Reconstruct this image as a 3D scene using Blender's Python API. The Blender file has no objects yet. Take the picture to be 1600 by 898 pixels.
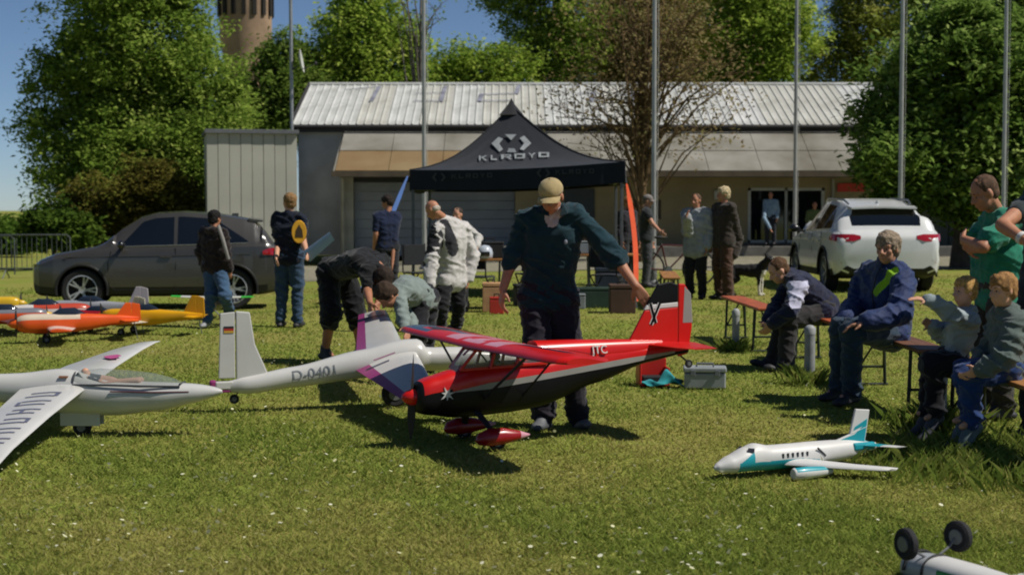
import bpy, bmesh, math, random
import numpy as np
from mathutils import Vector, Matrix, noise
random.seed(7); RNG = np.random.default_rng(11)
SC = bpy.context.scene; COL = SC.collection; PI = math.pi
R = math.radians

# ---------------------------------------------------------------- camera, sky, sun, exposure
PITCH = R(2.96); EYE = 1.5; FPX = 2400.0
cam_d = bpy.data.cameras.new('camera'); cam = bpy.data.objects.new('camera', cam_d); COL.objects.link(cam)
cam.location = (0, 0, EYE); cam.rotation_euler = (PI/2 - PITCH, 0, 0)
cam_d.sensor_width = 36; cam_d.lens = 36*FPX/1600; cam_d.clip_start = .1; cam_d.clip_end = 3000
cam_d.dof.use_dof = True; cam_d.dof.focus_distance = 10.6; cam_d.dof.aperture_fstop = 3.6
SC.camera = cam
SUN_AZ = (0.97, -0.24); SUN_EL = R(52)
world = bpy.data.worlds.new('World'); SC.world = world; world.use_nodes = True
wn = world.node_tree.nodes; bg = wn['Background']
sky = wn.new('ShaderNodeTexSky'); sky.sky_type = 'NISHITA'; sky.sun_disc = False
sky.sun_elevation = SUN_EL; sky.sun_rotation = math.atan2(SUN_AZ[0], SUN_AZ[1])
sky.air_density = .65; sky.dust_density = .25; sky.ozone_density = 4.0; sky.altitude = 1200
world.node_tree.links.new(sky.outputs[0], bg.inputs[0]); bg.inputs[1].default_value = 0.073
sl = bpy.data.lights.new('sun', 'SUN'); sl.energy = 5.0; sl.angle = R(.53); sl.color = (1, .95, .86)
sun = bpy.data.objects.new('sun', sl); COL.objects.link(sun); sun.location = (30, -6, 40)
_sd = Vector((SUN_AZ[0]*math.cos(SUN_EL), SUN_AZ[1]*math.cos(SUN_EL), math.sin(SUN_EL)))
sun.rotation_euler = _sd.to_track_quat('Z', 'Y').to_euler()
vs = SC.view_settings; vs.view_transform = 'Standard'; vs.look = 'None'; vs.gamma = 1; vs.use_curve_mapping = False
vs.exposure = 0.0
SC.render.film_transparent = False
SC.cycles.max_bounces = 8; SC.cycles.transparent_max_bounces = 12
SC.cycles.filter_width = 1.9

# ---------------------------------------------------------------- geometry of the view: pixel + depth -> point in the place
_s, _c = math.sin(PITCH), math.cos(PITCH)
def W(px, py, D):
    a = (px-800)/FPX; v = -(py-449)/FPX
    d = Vector((a, _c + v*_s, -_s + v*_c)); return Vector((0, 0, EYE)) + d*(D/d.y)
def X(px, D, py=470): return W(px, py, D).x
def S01(t): t = min(1, max(0, t)); return t*t*(3-2*t)
def gz(x, y):
    return (-.30*S01((-2-x)/3)*S01((y-20)/6) - 1.0*S01((-8-x)/20)*S01((y-36)/24)
            + .018*math.sin(x*.9+.3*y)*S01((y-6)/4) + .02*math.sin(y*.55+1.3))
def G(px, D): x = X(px, D); return Vector((x, D, gz(x, D)))

# ---------------------------------------------------------------- materials
def lin(h):
    h = h.lstrip('#'); o = []
    for i in (0, 2, 4):
        c = int(h[i:i+2], 16)/255; o.append(c/12.92 if c <= .04045 else ((c+.055)/1.055)**2.4)
    return (*o, 1)
MATS = {}
def mat(name, col, rough=.6, var=.12, scale=8, bump=0, bscale=60, metal=0, spec=.5, coat=0, alpha=1, trans=0, emit=0, stretch=None, sheen=0, dirt=None):
    if name in MATS: return MATS[name]
    m = bpy.data.materials.new(name); m.use_nodes = True; nt = m.node_tree; n = nt.nodes; L = nt.links; b = n['Principled BSDF']
    c = lin(col) if isinstance(col, str) else (*col, 1)
    b.inputs['Roughness'].default_value = rough; b.inputs['Metallic'].default_value = metal
    b.inputs['Specular IOR Level'].default_value = spec; b.inputs['Coat Weight'].default_value = coat
    b.inputs['Coat Roughness'].default_value = .06
    b.inputs['Sheen Weight'].default_value = sheen
    b.inputs['Alpha'].default_value = alpha; b.inputs['Transmission Weight'].default_value = trans
    if emit: b.inputs['Emission Color'].default_value = c; b.inputs['Emission Strength'].default_value = emit
    b.inputs['Base Color'].default_value = c
    tc = n.new('ShaderNodeTexCoord'); src = tc.outputs['Object']
    if stretch:
        mp = n.new('ShaderNodeMapping'); mp.inputs['Scale'].default_value = stretch; L.new(src, mp.inputs[0]); src = mp.outputs[0]
    if var:
        nz = n.new('ShaderNodeTexNoise'); nz.inputs['Scale'].default_value = scale; nz.inputs['Detail'].default_value = 5
        L.new(src, nz.inputs['Vector'])
        rp = n.new('ShaderNodeValToRGB'); L.new(nz.outputs[0], rp.inputs[0])
        d = [max(0, x*(1-var*1.5)) for x in c[:3]]; u = [min(1, x*(1+var)) for x in c[:3]]
        if dirt: d = list(lin(dirt)[:3])
        rp.color_ramp.elements[0].position = .3; rp.color_ramp.elements[1].position = .7
        rp.color_ramp.elements[0].color = (*d, 1); rp.color_ramp.elements[1].color = (*u, 1)
        L.new(rp.outputs[0], b.inputs['Base Color'])
        if rough > .12:
            mr = n.new('ShaderNodeMapRange'); mr.inputs['To Min'].default_value = rough*.85; mr.inputs['To Max'].default_value = min(1, rough*1.2)
            L.new(nz.outputs[0], mr.inputs[0]); L.new(mr.outputs[0], b.inputs['Roughness'])
    if bump:
        nb = n.new('ShaderNodeTexNoise'); nb.inputs['Scale'].default_value = bscale; nb.inputs['Detail'].default_value = 4
        L.new(src, nb.inputs['Vector'])
        bp = n.new('ShaderNodeBump'); bp.inputs['Strength'].default_value = bump; bp.inputs['Distance'].default_value = .01
        L.new(nb.outputs[0], bp.inputs['Height']); L.new(bp.outputs[0], b.inputs['Normal'])
    MATS[name] = m; return m
def cloth(name, col, rough=.9, var=.14): return mat(name, col, rough, var, 14, .35, 220, spec=.2, sheen=.15)
def gloss(name, col, rough=.3, var=.06): return mat(name, col, max(rough, .28), var, 5, spec=.45, coat=.06)
def leafmat(name, cols, transl=.4):
    if name in MATS: return MATS[name]
    m = bpy.data.materials.new(name); m.use_nodes = True; nt = m.node_tree; n = nt.nodes; L = nt.links
    n.remove(n['Principled BSDF']); out = n['Material Output']
    at = n.new('ShaderNodeAttribute'); at.attribute_name = 'tint'
    rp = n.new('ShaderNodeValToRGB'); L.new(at.outputs['Fac'], rp.inputs[0])
    for i, c in enumerate(cols):
        p = i/(len(cols)-1)
        e = rp.color_ramp.elements[0] if i == 0 else rp.color_ramp.elements[-1] if i == len(cols)-1 else rp.color_ramp.elements.new(p)
        e.position = p; e.color = lin(c)
    df = n.new('ShaderNodeBsdfPrincipled'); df.inputs['Roughness'].default_value = .7; df.inputs['Specular IOR Level'].default_value = 0
    tl = n.new('ShaderNodeBsdfTranslucent'); mx = n.new('ShaderNodeMixShader'); mx.inputs[0].default_value = transl
    L.new(rp.outputs[0], df.inputs['Base Color']); L.new(rp.outputs[0], tl.inputs[0])
    L.new(df.outputs[0], mx.inputs[1]); L.new(tl.outputs[0], mx.inputs[2]); L.new(mx.outputs[0], out.inputs[0])
    MATS[name] = m; return m
def glass(name, col='#9fb0b0', alpha=.35, rough=.04):
    return mat(name, col, rough, 0, spec=.8, alpha=alpha)

# ---------------------------------------------------------------- objects
def tag(o, label=None, cat=None, group=None, kind=None):
    if label: o['label'] = label
    if cat: o['category'] = cat
    if group: o['group'] = group
    if kind: o['kind'] = kind
    return o
def thing(name, loc, label, cat, group=None, rz=0, rot=None):
    o = bpy.data.objects.new(name, None); COL.objects.link(o); o.empty_display_size = .2
    o.location = loc; o.rotation_euler = rot if rot else (0, 0, rz)
    return tag(o, label, cat, group)
def link(name, me, parent=None, mats=(), smooth=False):
    o = bpy.data.objects.new(name, me); COL.objects.link(o)
    if parent: o.parent = parent
    for m in mats: me.materials.append(m)
    if smooth and len(me.polygons): me.polygons.foreach_set('use_smooth', [True]*len(me.polygons))
    return o
def auto_smooth(me, ang=35):
    me.polygons.foreach_set('use_smooth', [True]*len(me.polygons))
    try: me.set_sharp_from_angle(angle=R(ang))
    except Exception: pass

class MB:
    """collects shapes, builds ONE mesh object"""
    def __init__(s): s.v = []; s.f = []; s.mi = []; s.m = 0
    def add(s, vs, fs):
        o = len(s.v); s.v += [tuple(v) for v in vs]; s.f += [tuple(i+o for i in f) for f in fs]; s.mi += [s.m]*len(fs); return s
    def box(s, c, d, rz=0, M=None):
        x, y, z = d[0]/2, d[1]/2, d[2]/2; cs = [(-x,-y,-z),(x,-y,-z),(x,y,-z),(-x,y,-z),(-x,-y,z),(x,-y,z),(x,y,z),(-x,y,z)]
        Mr = M.to_3x3() if M is not None else Matrix.Rotation(rz, 3, 'Z')
        return s.add([Mr@Vector(p)+Vector(c) for p in cs], [(0,3,2,1),(4,5,6,7),(0,1,5,4),(1,2,6,5),(2,3,7,6),(3,0,4,7)])
    def bar(s, a, b, w, h=None, up=(0,0,1)):
        """rectangular bar between two points"""
        a, b = Vector(a), Vector(b); h = h or w; d = (b-a); L = d.length; d.normalize(); u = Vector(up)
        if abs(d.dot(u)) > .98: u = Vector((0,1,0))
        sx = d.cross(u).normalized(); sz = sx.cross(d)
        M = Matrix((sx, d, sz)).transposed()
        return s.box((a+b)/2, (w, L, h), M=M)
    def tube(s, pts, rad, n=8, caps=True, sq=None):
        pts = [Vector(p) for p in pts]; k = len(pts); rads = rad if isinstance(rad, (list, tuple)) else [rad]*k
        rings = []; pu = None
        for i, p in enumerate(pts):
            t = (pts[min(i+1, k-1)] - pts[max(i-1, 0)]).normalized()
            if pu is None: u = Vector((0,0,1)) if abs(t.z) < .9 else Vector((1,0,0))
            else: u = pu
            u = (u - t*u.dot(t)).normalized(); w = t.cross(u); pu = u
            q = sq or (1, 1)
            rings.append([p + (u*math.cos(2*PI*j/n)*q[0] + w*math.sin(2*PI*j/n)*q[1])*rads[i] for j in range(n)])
        return s.loft(rings, caps)
    def loft(s, rings, caps=True, close=True):
        n = len(rings[0]); vs = [v for r in rings for v in r]; fs = []
        for i in range(len(rings)-1):
            for j in range(n if close else n-1):
                a, b = i*n+j, i*n+(j+1) % n; fs.append((a, b, b+n, a+n))
        if caps: fs.append(tuple(range(n))[::-1]); fs.append(tuple(range((len(rings)-1)*n, len(rings)*n)))
        return s.add(vs, fs)
    def lathe(s, prof, n=20, M=None, caps=True):
        """profile [(r,z)] about local z"""
        rings = [[Vector((r*math.cos(2*PI*j/n), r*math.sin(2*PI*j/n), z)) for j in range(n)] for r, z in prof]
        if M is not None: rings = [[M@v for v in r] for r in rings]
        return s.loft(rings, caps)
    def ell(s, c, r, M=None, nu=12, nv=8):
        c = Vector(c); rings = []
        for i in range(1, nv):
            th = PI*i/nv; rings.append([Vector((r[0]*math.sin(th)*math.cos(2*PI*j/nu), r[1]*math.sin(th)*math.sin(2*PI*j/nu), r[2]*math.cos(th))) for j in range(nu)])
        top, bot = Vector((0,0,r[2])), Vector((0,0,-r[2])); vs = [v for q in rings for v in q] + [top, bot]
        if M is not None: vs = [M@v for v in vs]
        fs = []
        for i in range(nv-2):
            for j in range(nu): a, b = i*nu+j, i*nu+(j+1) % nu; fs.append((a, a+nu, b+nu, b))
        k = len(vs)-2
        for j in range(nu): fs.append((j, (j+1) % nu, k)); q = (nv-2)*nu; fs.append((q+(j+1) % nu, q+j, k+1))
        return s.add([v+c for v in vs], fs)
    def cap(s, a, b, ra, rb, n=10, flat=None):
        """closed rounded cone; flat=(axis vector, factor) squashes it"""
        a, b = Vector(a), Vector(b); d = b-a; L = d.length
        if L < 1e-5: d = Vector((0,0,1)); L = 1e-4
        d = d/L; u = Vector((0,0,1)) if abs(d.z) < .9 else Vector((1,0,0)); u = (u-d*u.dot(d)).normalized(); w = d.cross(u)
        rings = []
        for th in (80, 55, 28): th = R(th); rings.append((a - d*ra*math.sin(th), ra*math.cos(th)))
        rings.append((a, ra)); rings.append((b, rb))
        for th in (28, 55, 80): th = R(th); rings.append((b + d*rb*math.sin(th), rb*math.cos(th)))
        rr = []
        for p, r in rings:
            ring = []
            for j in range(n):
                o = (u*math.cos(2*PI*j/n)+w*math.sin(2*PI*j/n))*r
                if flat: ax = flat[0]; o = o - ax*o.dot(ax)*(1-flat[1])
                ring.append(p+o)
            rr.append(ring)
        return s.loft(rr)
    def prism(s, poly, h, M=None):
        """polygon (x,y) extruded 0..h in z"""
        n = len(poly); vs = [Vector((x, y, 0)) for x, y in poly] + [Vector((x, y, h)) for x, y in poly]
        if M is not None: vs = [M@v for v in vs]
        return s.add(vs, [tuple(range(n))[::-1], tuple(range(n, 2*n))] + [(i, (i+1) % n, n+(i+1) % n, n+i) for i in range(n)])
    def mesh(s, name):
        me = bpy.data.meshes.new(name); me.from_pydata(s.v, [], s.f); me.validate()
        if len(me.polygons) == len(s.mi): me.polygons.foreach_set('material_index', s.mi)
        bm = bmesh.new(); bm.from_mesh(me); bmesh.ops.recalc_face_normals(bm, faces=bm.faces); bm.to_mesh(me); bm.free()
        return me
    def build(s, name, mats, parent=None, smooth=None, bevel=0, seg=2):
        me = s.mesh(name); mats = mats if isinstance(mats, (list, tuple)) else [mats]
        o = link(name, me, parent, mats)
        if smooth: auto_smooth(me, smooth if smooth is not True else 40)
        if bevel:
            b = o.modifiers.new('bevel', 'BEVEL'); b.width = bevel; b.segments = seg; b.limit_method = 'ANGLE'; b.angle_limit = R(40)
        return o
def copy_tree(o, parent=None):
    c = o.copy(); COL.objects.link(c); c.parent = parent
    for ch in list(o.children): copy_tree(ch, c)
    return c
def split_mats(o, names, parent):
    """give each material of an object's mesh its own child object (names: index -> part name); index 0 stays"""
    me = o.data
    for idx, nm in names.items():
        bm = bmesh.new(); bm.from_mesh(me); bmesh.ops.delete(bm, geom=[f for f in bm.faces if f.material_index != idx], context='FACES')
        if not bm.faces: bm.free(); continue
        for f in bm.faces: f.material_index = 0; f.tag = False
        isl = []
        for f in bm.faces:
            if f.tag: continue
            st = [f]; f.tag = True; grp = []
            while st:
                q = st.pop(); grp.append(q.index if False else q)
                for e in q.edges:
                    for g in e.link_faces:
                        if not g.tag: g.tag = True; st.append(g)
            isl.append(grp)
        for grp in isl:
            vm = {}; vs_ = []; fs_ = []
            for q in grp:
                ids = []
                for v in q.verts:
                    if v not in vm: vm[v] = len(vs_); vs_.append(v.co.copy())
                    ids.append(vm[v])
                fs_.append(ids)
            m2 = bpy.data.meshes.new(nm); m2.from_pydata(vs_, [], fs_); p = link(nm, m2, parent, [me.materials[idx]]); auto_smooth(m2, 30)
        bm.free()
    bm = bmesh.new(); bm.from_mesh(me); bmesh.ops.delete(bm, geom=[f for f in bm.faces if f.material_index in names], context='FACES'); bm.to_mesh(me); bm.free()
def evaluated(o):
    dg = bpy.context.evaluated_depsgraph_get(); me = bpy.data.meshes.new_from_object(o.evaluated_get(dg)); return me
def text_part(name, txt, size, m, parent, M, extrude=.0015, font_x=1.0):
    cu = bpy.data.curves.new(name, 'FONT'); cu.body = txt; cu.size = size; cu.extrude = extrude; cu.align_x = 'CENTER'; cu.align_y = 'CENTER'
    t = bpy.data.objects.new(name, cu); COL.objects.link(t); me = evaluated(t); bpy.data.objects.remove(t)
    me.transform(Matrix.Diagonal((font_x, 1, 1, 1))); me.transform(M)
    return link(name, me, parent, [m])
def frame(o, x, y):
    """matrix with local x, y along given vectors at origin o"""
    x = Vector(x).normalized(); y = Vector(y); y = (y - x*y.dot(x)).normalized(); z = x.cross(y)
    M = Matrix((x, y, z)).transposed().to_4x4(); M.translation = Vector(o); return M
def quads_mesh(name, V, tint=None, nper=4):
    """V (n*nper,3) -> n faces, numpy fast path"""
    n = len(V)//nper; me = bpy.data.meshes.new(name); me.vertices.add(len(V)); me.vertices.foreach_set('co', V.astype(np.float32).ravel())
    me.loops.add(len(V)); me.loops.foreach_set('vertex_index', np.arange(len(V), dtype=np.int32))
    me.polygons.add(n); me.polygons.foreach_set('loop_start', np.arange(0, len(V), nper, dtype=np.int32))
    me.update(calc_edges=True)
    if tint is not None:
        a = me.attributes.new('tint', 'FLOAT', 'FACE'); a.data.foreach_set('value', tint.astype(np.float32))
    return me
# ================================================================ THE SETTING: ground, grass
def ground_material():
    m = bpy.data.materials.new('lawn_soil'); m.use_nodes = True; nt = m.node_tree; n = nt.nodes; L = nt.links; b = n['Principled BSDF']
    b.inputs['Roughness'].default_value = .95; b.inputs['Specular IOR Level'].default_value = .1
    tc = n.new('ShaderNodeTexCoord')
    def nz(sc, det=6):
        q = n.new('ShaderNodeTexNoise'); q.inputs['Scale'].default_value = sc; q.inputs['Detail'].default_value = det; L.new(tc.outputs['Object'], q.inputs['Vector']); return q
    def ramp(src, stops):
        r = n.new('ShaderNodeValToRGB'); L.new(src, r.inputs[0])
        for i, (p, c) in enumerate(stops):
            e = r.color_ramp.elements[i] if i < 2 else r.color_ramp.elements.new(p)
            e.position = p; e.color = lin(c)
        return r
    fine = nz(26, 8); big = nz(.55, 5); mid = nz(3.2, 6)
    a = ramp(fine.outputs[0], [(.25, '#526224'), (.75, '#8c9642'), (.5, '#747f34')])
    d = ramp(fine.outputs[0], [(.25, '#6c6630'), (.75, '#9c9454'), (.5, '#868044')])
    mx = n.new('ShaderNodeMix'); mx.data_type = 'RGBA'
    mm = n.new('ShaderNodeMath'); mm.operation = 'MULTIPLY_ADD'; L.new(big.outputs[0], mm.inputs[0]); mm.inputs[1].default_value = .6
    mr = n.new('ShaderNodeMath'); mr.operation = 'MULTIPLY'; mr.inputs[1].default_value = .4; L.new(mid.outputs[0], mr.inputs[0]); L.new(mr.outputs[0], mm.inputs[2])
    rr = n.new('ShaderNodeMapRange'); rr.inputs['From Min'].default_value = .42; rr.inputs['From Max'].default_value = .6; L.new(mm.outputs[0], rr.inputs[0])
    L.new(rr.outputs[0], mx.inputs[0]); L.new(a.outputs[0], mx.inputs[6]); L.new(d.outputs[0], mx.inputs[7]); L.new(mx.outputs[2], b.inputs['Base Color'])
    bp = n.new('ShaderNodeBump'); bp.inputs['Strength'].default_value = .6; bp.inputs['Distance'].default_value = .04
    L.new(fine.outputs[0], bp.inputs['Height']); L.new(bp.outputs[0], b.inputs['Normal'])
    return m
def build_ground():
    xs = np.concatenate([np.linspace(-600, -40, 15), np.linspace(-36, 36, 97), np.linspace(40, 600, 15)])
    ys = np.concatenate([np.linspace(-60, 0, 8), np.linspace(1, 70, 100), np.linspace(75, 1500, 24)])
    V = [(x, y, gz(x, y)) for y in ys for x in xs]; nx = len(xs)
    F = [(j*nx+i, j*nx+i+1, (j+1)*nx+i+1, (j+1)*nx+i) for j in range(len(ys)-1) for i in range(nx-1)]
    me = bpy.data.meshes.new('ground'); me.from_pydata(V, [], F); o = link('ground', me, None, [ground_material()], True)
    tag(o, kind='structure')
build_ground()

def gz_np(x, y):
    s = lambda t: (lambda u: u*u*(3-2*u))(np.clip(t, 0, 1))
    return (-.30*s((-2-x)/3)*s((y-20)/6) - 1.0*s((-8-x)/20)*s((y-36)/24)
            + .018*np.sin(x*.9+.3*y)*s((y-6)/4) + .02*np.sin(y*.55+1.3))
def patch(x, y):
    return .5 + .5*(np.sin(x*1.3+.7*np.sin(y*.9))*np.sin(y*1.1+.8*np.sin(x*.7+2)))*.7 + .15*np.sin(x*4.1+y*2.7)
def grass():
    n = 420000
    py = RNG.uniform(0, 1, n)**.9; D = 3600/(30+py*740) ; u = RNG.uniform(-1, 1, n)*.46
    D = np.where(D > 34, RNG.uniform(8, 34, n), D)
    x = u*D + RNG.normal(0, .02, n); y = D + RNG.normal(0, .05, n)
    p = patch(x, y); clump = .5+.5*np.sin(x*7.3+3*np.sin(y*5.1))*np.sin(y*6.7+2*np.sin(x*4.3))
    h = (.009+.021*RNG.random(n)**1.7)*(.55+.45*p+.6*clump)*(1+.2*(D/20)); w = .0034+.00045*D
    ang = RNG.uniform(0, 2*PI, n); lean = RNG.normal(0, 1.25, (n, 2))*h[:, None]
    z = gz_np(x, y)
    V = np.zeros((n, 3, 3)); dx, dy = np.cos(ang)*w, np.sin(ang)*w
    V[:, 0] = np.stack([x-dx, y-dy, z-.006], 1); V[:, 1] = np.stack([x+dx, y+dy, z-.006], 1); V[:, 2] = np.stack([x+lean[:, 0], y+lean[:, 1], z+h], 1)
    t = np.clip(.52*(1-p) + .25*RNG.random(n) + .18*RNG.normal(0, 1, n)*.6 + .12, 0, 1)
    me = quads_mesh('grass', V.reshape(-1, 3), t, 3)
    o = link('grass', me, None, [leafmat('grass_blade', ['#5e7230', '#73843a', '#868e46', '#9c9656', '#aea36e'], .4)])
    tag(o, 'short mown meadow grass with dry yellowish patches', 'grass', kind='stuff')
    # taller grass by the benches and posts
    spots = [(3.05, 8.9, .7, 8000, .15), (2.9, 10.35, .25, 1300, .2), (2.5, 12.95, .16, 600, .17), (2.36, 16.1, .16, 500, .16), (3.6, 8.2, .7, 4000, .15)]
    A = []; T = []
    for cx, cy, r, k, hh in spots:
        x = cx+RNG.normal(0, r*.5, k); y = cy+RNG.normal(0, r*.5, k); h = hh*(.25+.75*RNG.random(k)**1.5); w = .002
        ang = RNG.uniform(0, 2*PI, k); z = gz_np(x, y); le = RNG.normal(0, .55, (k, 2))*h[:, None]
        q = np.zeros((k, 4, 3)); dx, dy = np.cos(ang)*w, np.sin(ang)*w
        q[:, 0] = np.stack([x-dx, y-dy, z-.01], 1); q[:, 1] = np.stack([x+dx, y+dy, z-.01], 1)
        q[:, 2] = np.stack([x+dx*.8+le[:, 0]*.4, y+dy*.8+le[:, 1]*.4, z+h*.6], 1); q[:, 3] = np.stack([x+le[:, 0], y+le[:, 1], z+h], 1)
        A.append(q.reshape(-1, 3)); T.append(np.clip(RNG.normal(.3, .2, k), 0, 1))
    o = link('tall_grass', quads_mesh('tall_grass', np.concatenate(A), np.concatenate(T), 4), None, [MATS['grass_blade']])
    tag(o, 'taller unmown grass around the benches and grey posts at right', 'grass', kind='stuff')
    # daisies
    k = 3600; py = RNG.random(k); D = 3600/(70+py*620); x = RNG.uniform(-.42, .42, k)*D; y = D
    keep = (patch(x*.8+3, y*.8) + RNG.random(k)*.6 > .62) & ((x < 1.2) | (RNG.random(k) < .4)); x, y = x[keep], y[keep]; k = len(x)
    r = RNG.uniform(.005, .012, k); z = gz_np(x, y)+RNG.uniform(.035, .06, k); a = RNG.uniform(0, PI, k)
    q = np.zeros((k, 6, 3)); tl = RNG.normal(0, .35, (k, 2))
    for j in range(6):
        ox, oy = np.cos(a+j*PI/3)*r, np.sin(a+j*PI/3)*r
        q[:, j] = np.stack([x+ox, y+oy, z+ox*tl[:, 0]+oy*tl[:, 1]-.35*oy], 1)
    o = link('daisies', quads_mesh('daisies', q.reshape(-1, 3), RNG.random(k), 6), None, [leafmat('daisy_petal', ['#c9c9a4', '#dedecb', '#d9d6a0'], .2)])
    tag(o, 'tiny white daisies scattered through the mown grass', 'flowers', kind='stuff')
grass()

# ================================================================ terrace and clubhouse
GRAV = mat('gravel_yard', '#7d766a', .95, .25, 5, .5, 60, dirt='#6a6a4c')
def yard():
    ys = np.linspace(36.5, 46.4, 12); xs = np.linspace(-10, 16, 40); V = [(x+.0, y+(.5*math.sin(x*.8)+.3*math.sin(x*2.3) if j == 0 else 0), gz(x, y)+.012) for j, y in enumerate(ys) for x in xs]; n = len(xs)
    me = bpy.data.meshes.new('gravel_yard'); me.from_pydata(V, [], [(j*n+i, j*n+i+1, (j+1)*n+i+1, (j+1)*n+i) for j in range(len(ys)-1) for i in range(n-1)]); tag(link('gravel_yard', me, None, [GRAV], True), kind='structure')
yard()
CONC = mat('pale_concrete', '#6f6c66', .9, .2, 3, .4, 40)
o = MB().box((9.5, 47.6, .17), (19.8, 2.6, .36)).build('terrace', CONC, bevel=.02); tag(o, kind='structure')

ZINC = mat('weathered_roof_sheet', '#b6b7b4', .6, .1, 1.5, .15, 30, spec=.25, dirt='#9d9e9a')
FIBRE = mat('mossy_fibre_cement', '#85827a', .9, .2, .6, .4, 25, dirt='#5e5a4c')
RUSTY = mat('rust_stained_panel', '#7a6a4c', .9, .25, .5, .4, 25, dirt='#6b4f2a')
DWALL = mat('dark_grey_wall', '#a6a8a8', .85, .15, 1.2, .3, 30)
BEIGE = mat('beige_render', '#988a68', .9, .12, 1, .3, 50)
DOORG = mat('grey_garage_door', '#868a8c', .6, .12, 1.5)
PALEP = mat('pale_pillar_paint', '#9a9888', .8, .15, 2)
DARKT = mat('dark_fascia_trim', '#2b2a2b', .7, .1)
WFRAME = mat('white_window_frame', '#b9b9b0', .5, .08)
PANE = mat('dark_window_pane', '#10161a', .06, 0, spec=.8)
REDS = mat('red_sign_paint', '#c23a26', .5, .08)

def clubhouse():
    t = thing('clubhouse', (0, 49, 0), 'long low grey clubhouse with corrugated roof and faded roof letters', 'building')
    P = lambda name, mb, m, **k: mb.build(name, m, t, **k)
    y0 = 0   # local y=0 is D=49
    xl, xr = -6.95, 19.5
    # upper wall and gable volume
    P('wall', MB().box(((xl+xr)/2, 4.15, 1.95), (xr-xl-.3, 8.2, 3.9)), DWALL)
    g = MB(); prof = [(-.1, 3.91), (8.4, 3.91), (4.15, 5.5)]
    g.loft([[(x, y, z) for y, z in prof] for x in (xl+.15, xr-.15)]); P('gable_wall', g, DWALL)
    # roof sheets with ribs, each 1 m wide
    zl, zr_, yl, yr_ = 4.12, 5.72, -.35, 4.15
    n = 16; k = 40; prof = []
    for i in range(k+1):
        u = i/k; f = (u*4) % 1; b = .035*max(0, math.sin(PI*min(1, f/.32))) if f < .32 else 0; prof.append((u*1.0, b))
    sl = Vector((0, yr_-yl, zr_-zl)).normalized(); nn = Vector((0, -sl.z, sl.y)); Ls = math.hypot(yr_-yl, zr_-zl)
    mb = MB(); r0 = [Vector((u, 0, 0))+nn*b for u, b in prof]; r1 = [v+sl*Ls for v in r0]; r1b = [v-nn*.02 for v in r1]; r0b = [v-nn*.02 for v in r0]
    mb.loft([r0b, r0, r1, r1b], caps=False, close=False); me = mb.mesh('roof_sheet'); me.materials.append(ZINC); auto_smooth(me, 25)
    cnt = int((xr-xl)/1.0)+1; rnd = random.Random(3)
    ZB = [ZINC, mat('weathered_roof_sheet_clean', '#bdbdba', .6, .1, 1.5, .15, 30, spec=.25, dirt='#a2a39f'), mat('weathered_roof_sheet_stained', '#afafa8', .65, .1, 1.2, .15, 30, spec=.25, dirt='#98978e')]
    mes = [me]
    for zb in ZB[1:]: m2 = me.copy(); m2.materials.clear(); m2.materials.append(zb); mes.append(m2)
    for i in range(cnt):
        o = link('roof_sheet', mes[rnd.choice((0, 0, 1, 2))], t); o.location = (xl+i*1.0, yl, zl+rnd.uniform(0, .006))
    P('rear_roof', MB().loft([[(x, 4.15, 5.70), (x, 8.9, 3.95), (x, 8.9, 3.9), (x, 4.15, 5.64)] for x in (xl, xr)]), ZINC)
    P('ridge_cap', MB().tube([(xl, 4.15, 5.74), (xr, 4.15, 5.74)], .07, 8), ZINC)
    P('eave_board', MB().box(((xl+xr)/2, -.26, 3.99), (xr-xl, .08, .2)), DARKT)
    P('gutter', MB().tube([(xl, -.42, 4.06), (xr, -.42, 4.06)], .06, 8), DARKT)
    P('verge_board', MB().bar((xl-.03, yl, zl+.02), (xl-.03, yr_, zr_+.02), .05, .16), DARKT)
    # faded letters painted on the roof
    FADE = mat('faded_roof_lettering', '#7a7c88', .8, .25, 2)
    def rp(px, py):
        tt = (195-py)/60.0; y = yl+(yr_-yl)*tt; z = zl+(zr_-zl)*tt; D = 49+y
        return Vector((X(px, D, py), y, z))+nn*.045
    let = [[(539, 144, 593, 139, 3), (593, 139, 580, 163, 7)], [(696, 139, 689, 163, 7), (646, 162, 689, 162, 4), (649, 150, 693, 149, 3)],
           [(811, 137, 807, 151, 7), (752, 152, 807, 150, 4), (753, 151, 749, 163, 7), (749, 162, 797, 162, 4)],
           [(928, 147, 924, 163, 7), (901, 151, 927, 149, 4)], [(968, 152, 990, 152, 4), (968, 162, 988, 162, 4), (990, 151, 987, 163, 6)]]
    for L_ in let:
        mb = MB()
        for q, (a, b, c, d, w) in enumerate(L_):
            p, r_ = rp(a, b), rp(c, d); dr = (r_-p).normalized(); sd = dr.cross(nn).normalized()*w*.0105; off = nn*.003*q
            mb.add([p-sd+off, p+sd+off, r_+sd+off, r_-sd+off], [(0, 1, 2, 3)])
        P('roof_letter', mb, FADE)
    # lean-to roof of fibre panels, each its own piece
    a, b = Vector((0, -.3, 3.88)), Vector((0, -2.9, 2.62)); xs = -5.3; pw = 1.6; i = 0
    while xs < 19:
        w = pw; mb = MB(); d = (b-a); nrm = Vector((0, d.z, -d.y)).normalized(); nrm = nrm if nrm.z > 0 else -nrm
        pts = [a, a+d*.5, b]
        for q in range(2):
            p0, p1 = pts[q]+nrm*(.02*(1-q)), pts[q+1]+nrm*(.02*(1-q)); r = []
            for xx in (xs+.008, xs+w-.008): r.append([p0+Vector((xx, 0, 0)), p1+Vector((xx, 0, 0)), p1+Vector((xx, 0, 0))-nrm*.05, p0+Vector((xx, 0, 0))-nrm*.05])
            MB().loft(r).build('roof_panel', RUSTY if (i < 3 and q == 1) else FIBRE, t)
        xs += w; i += 1
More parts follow.
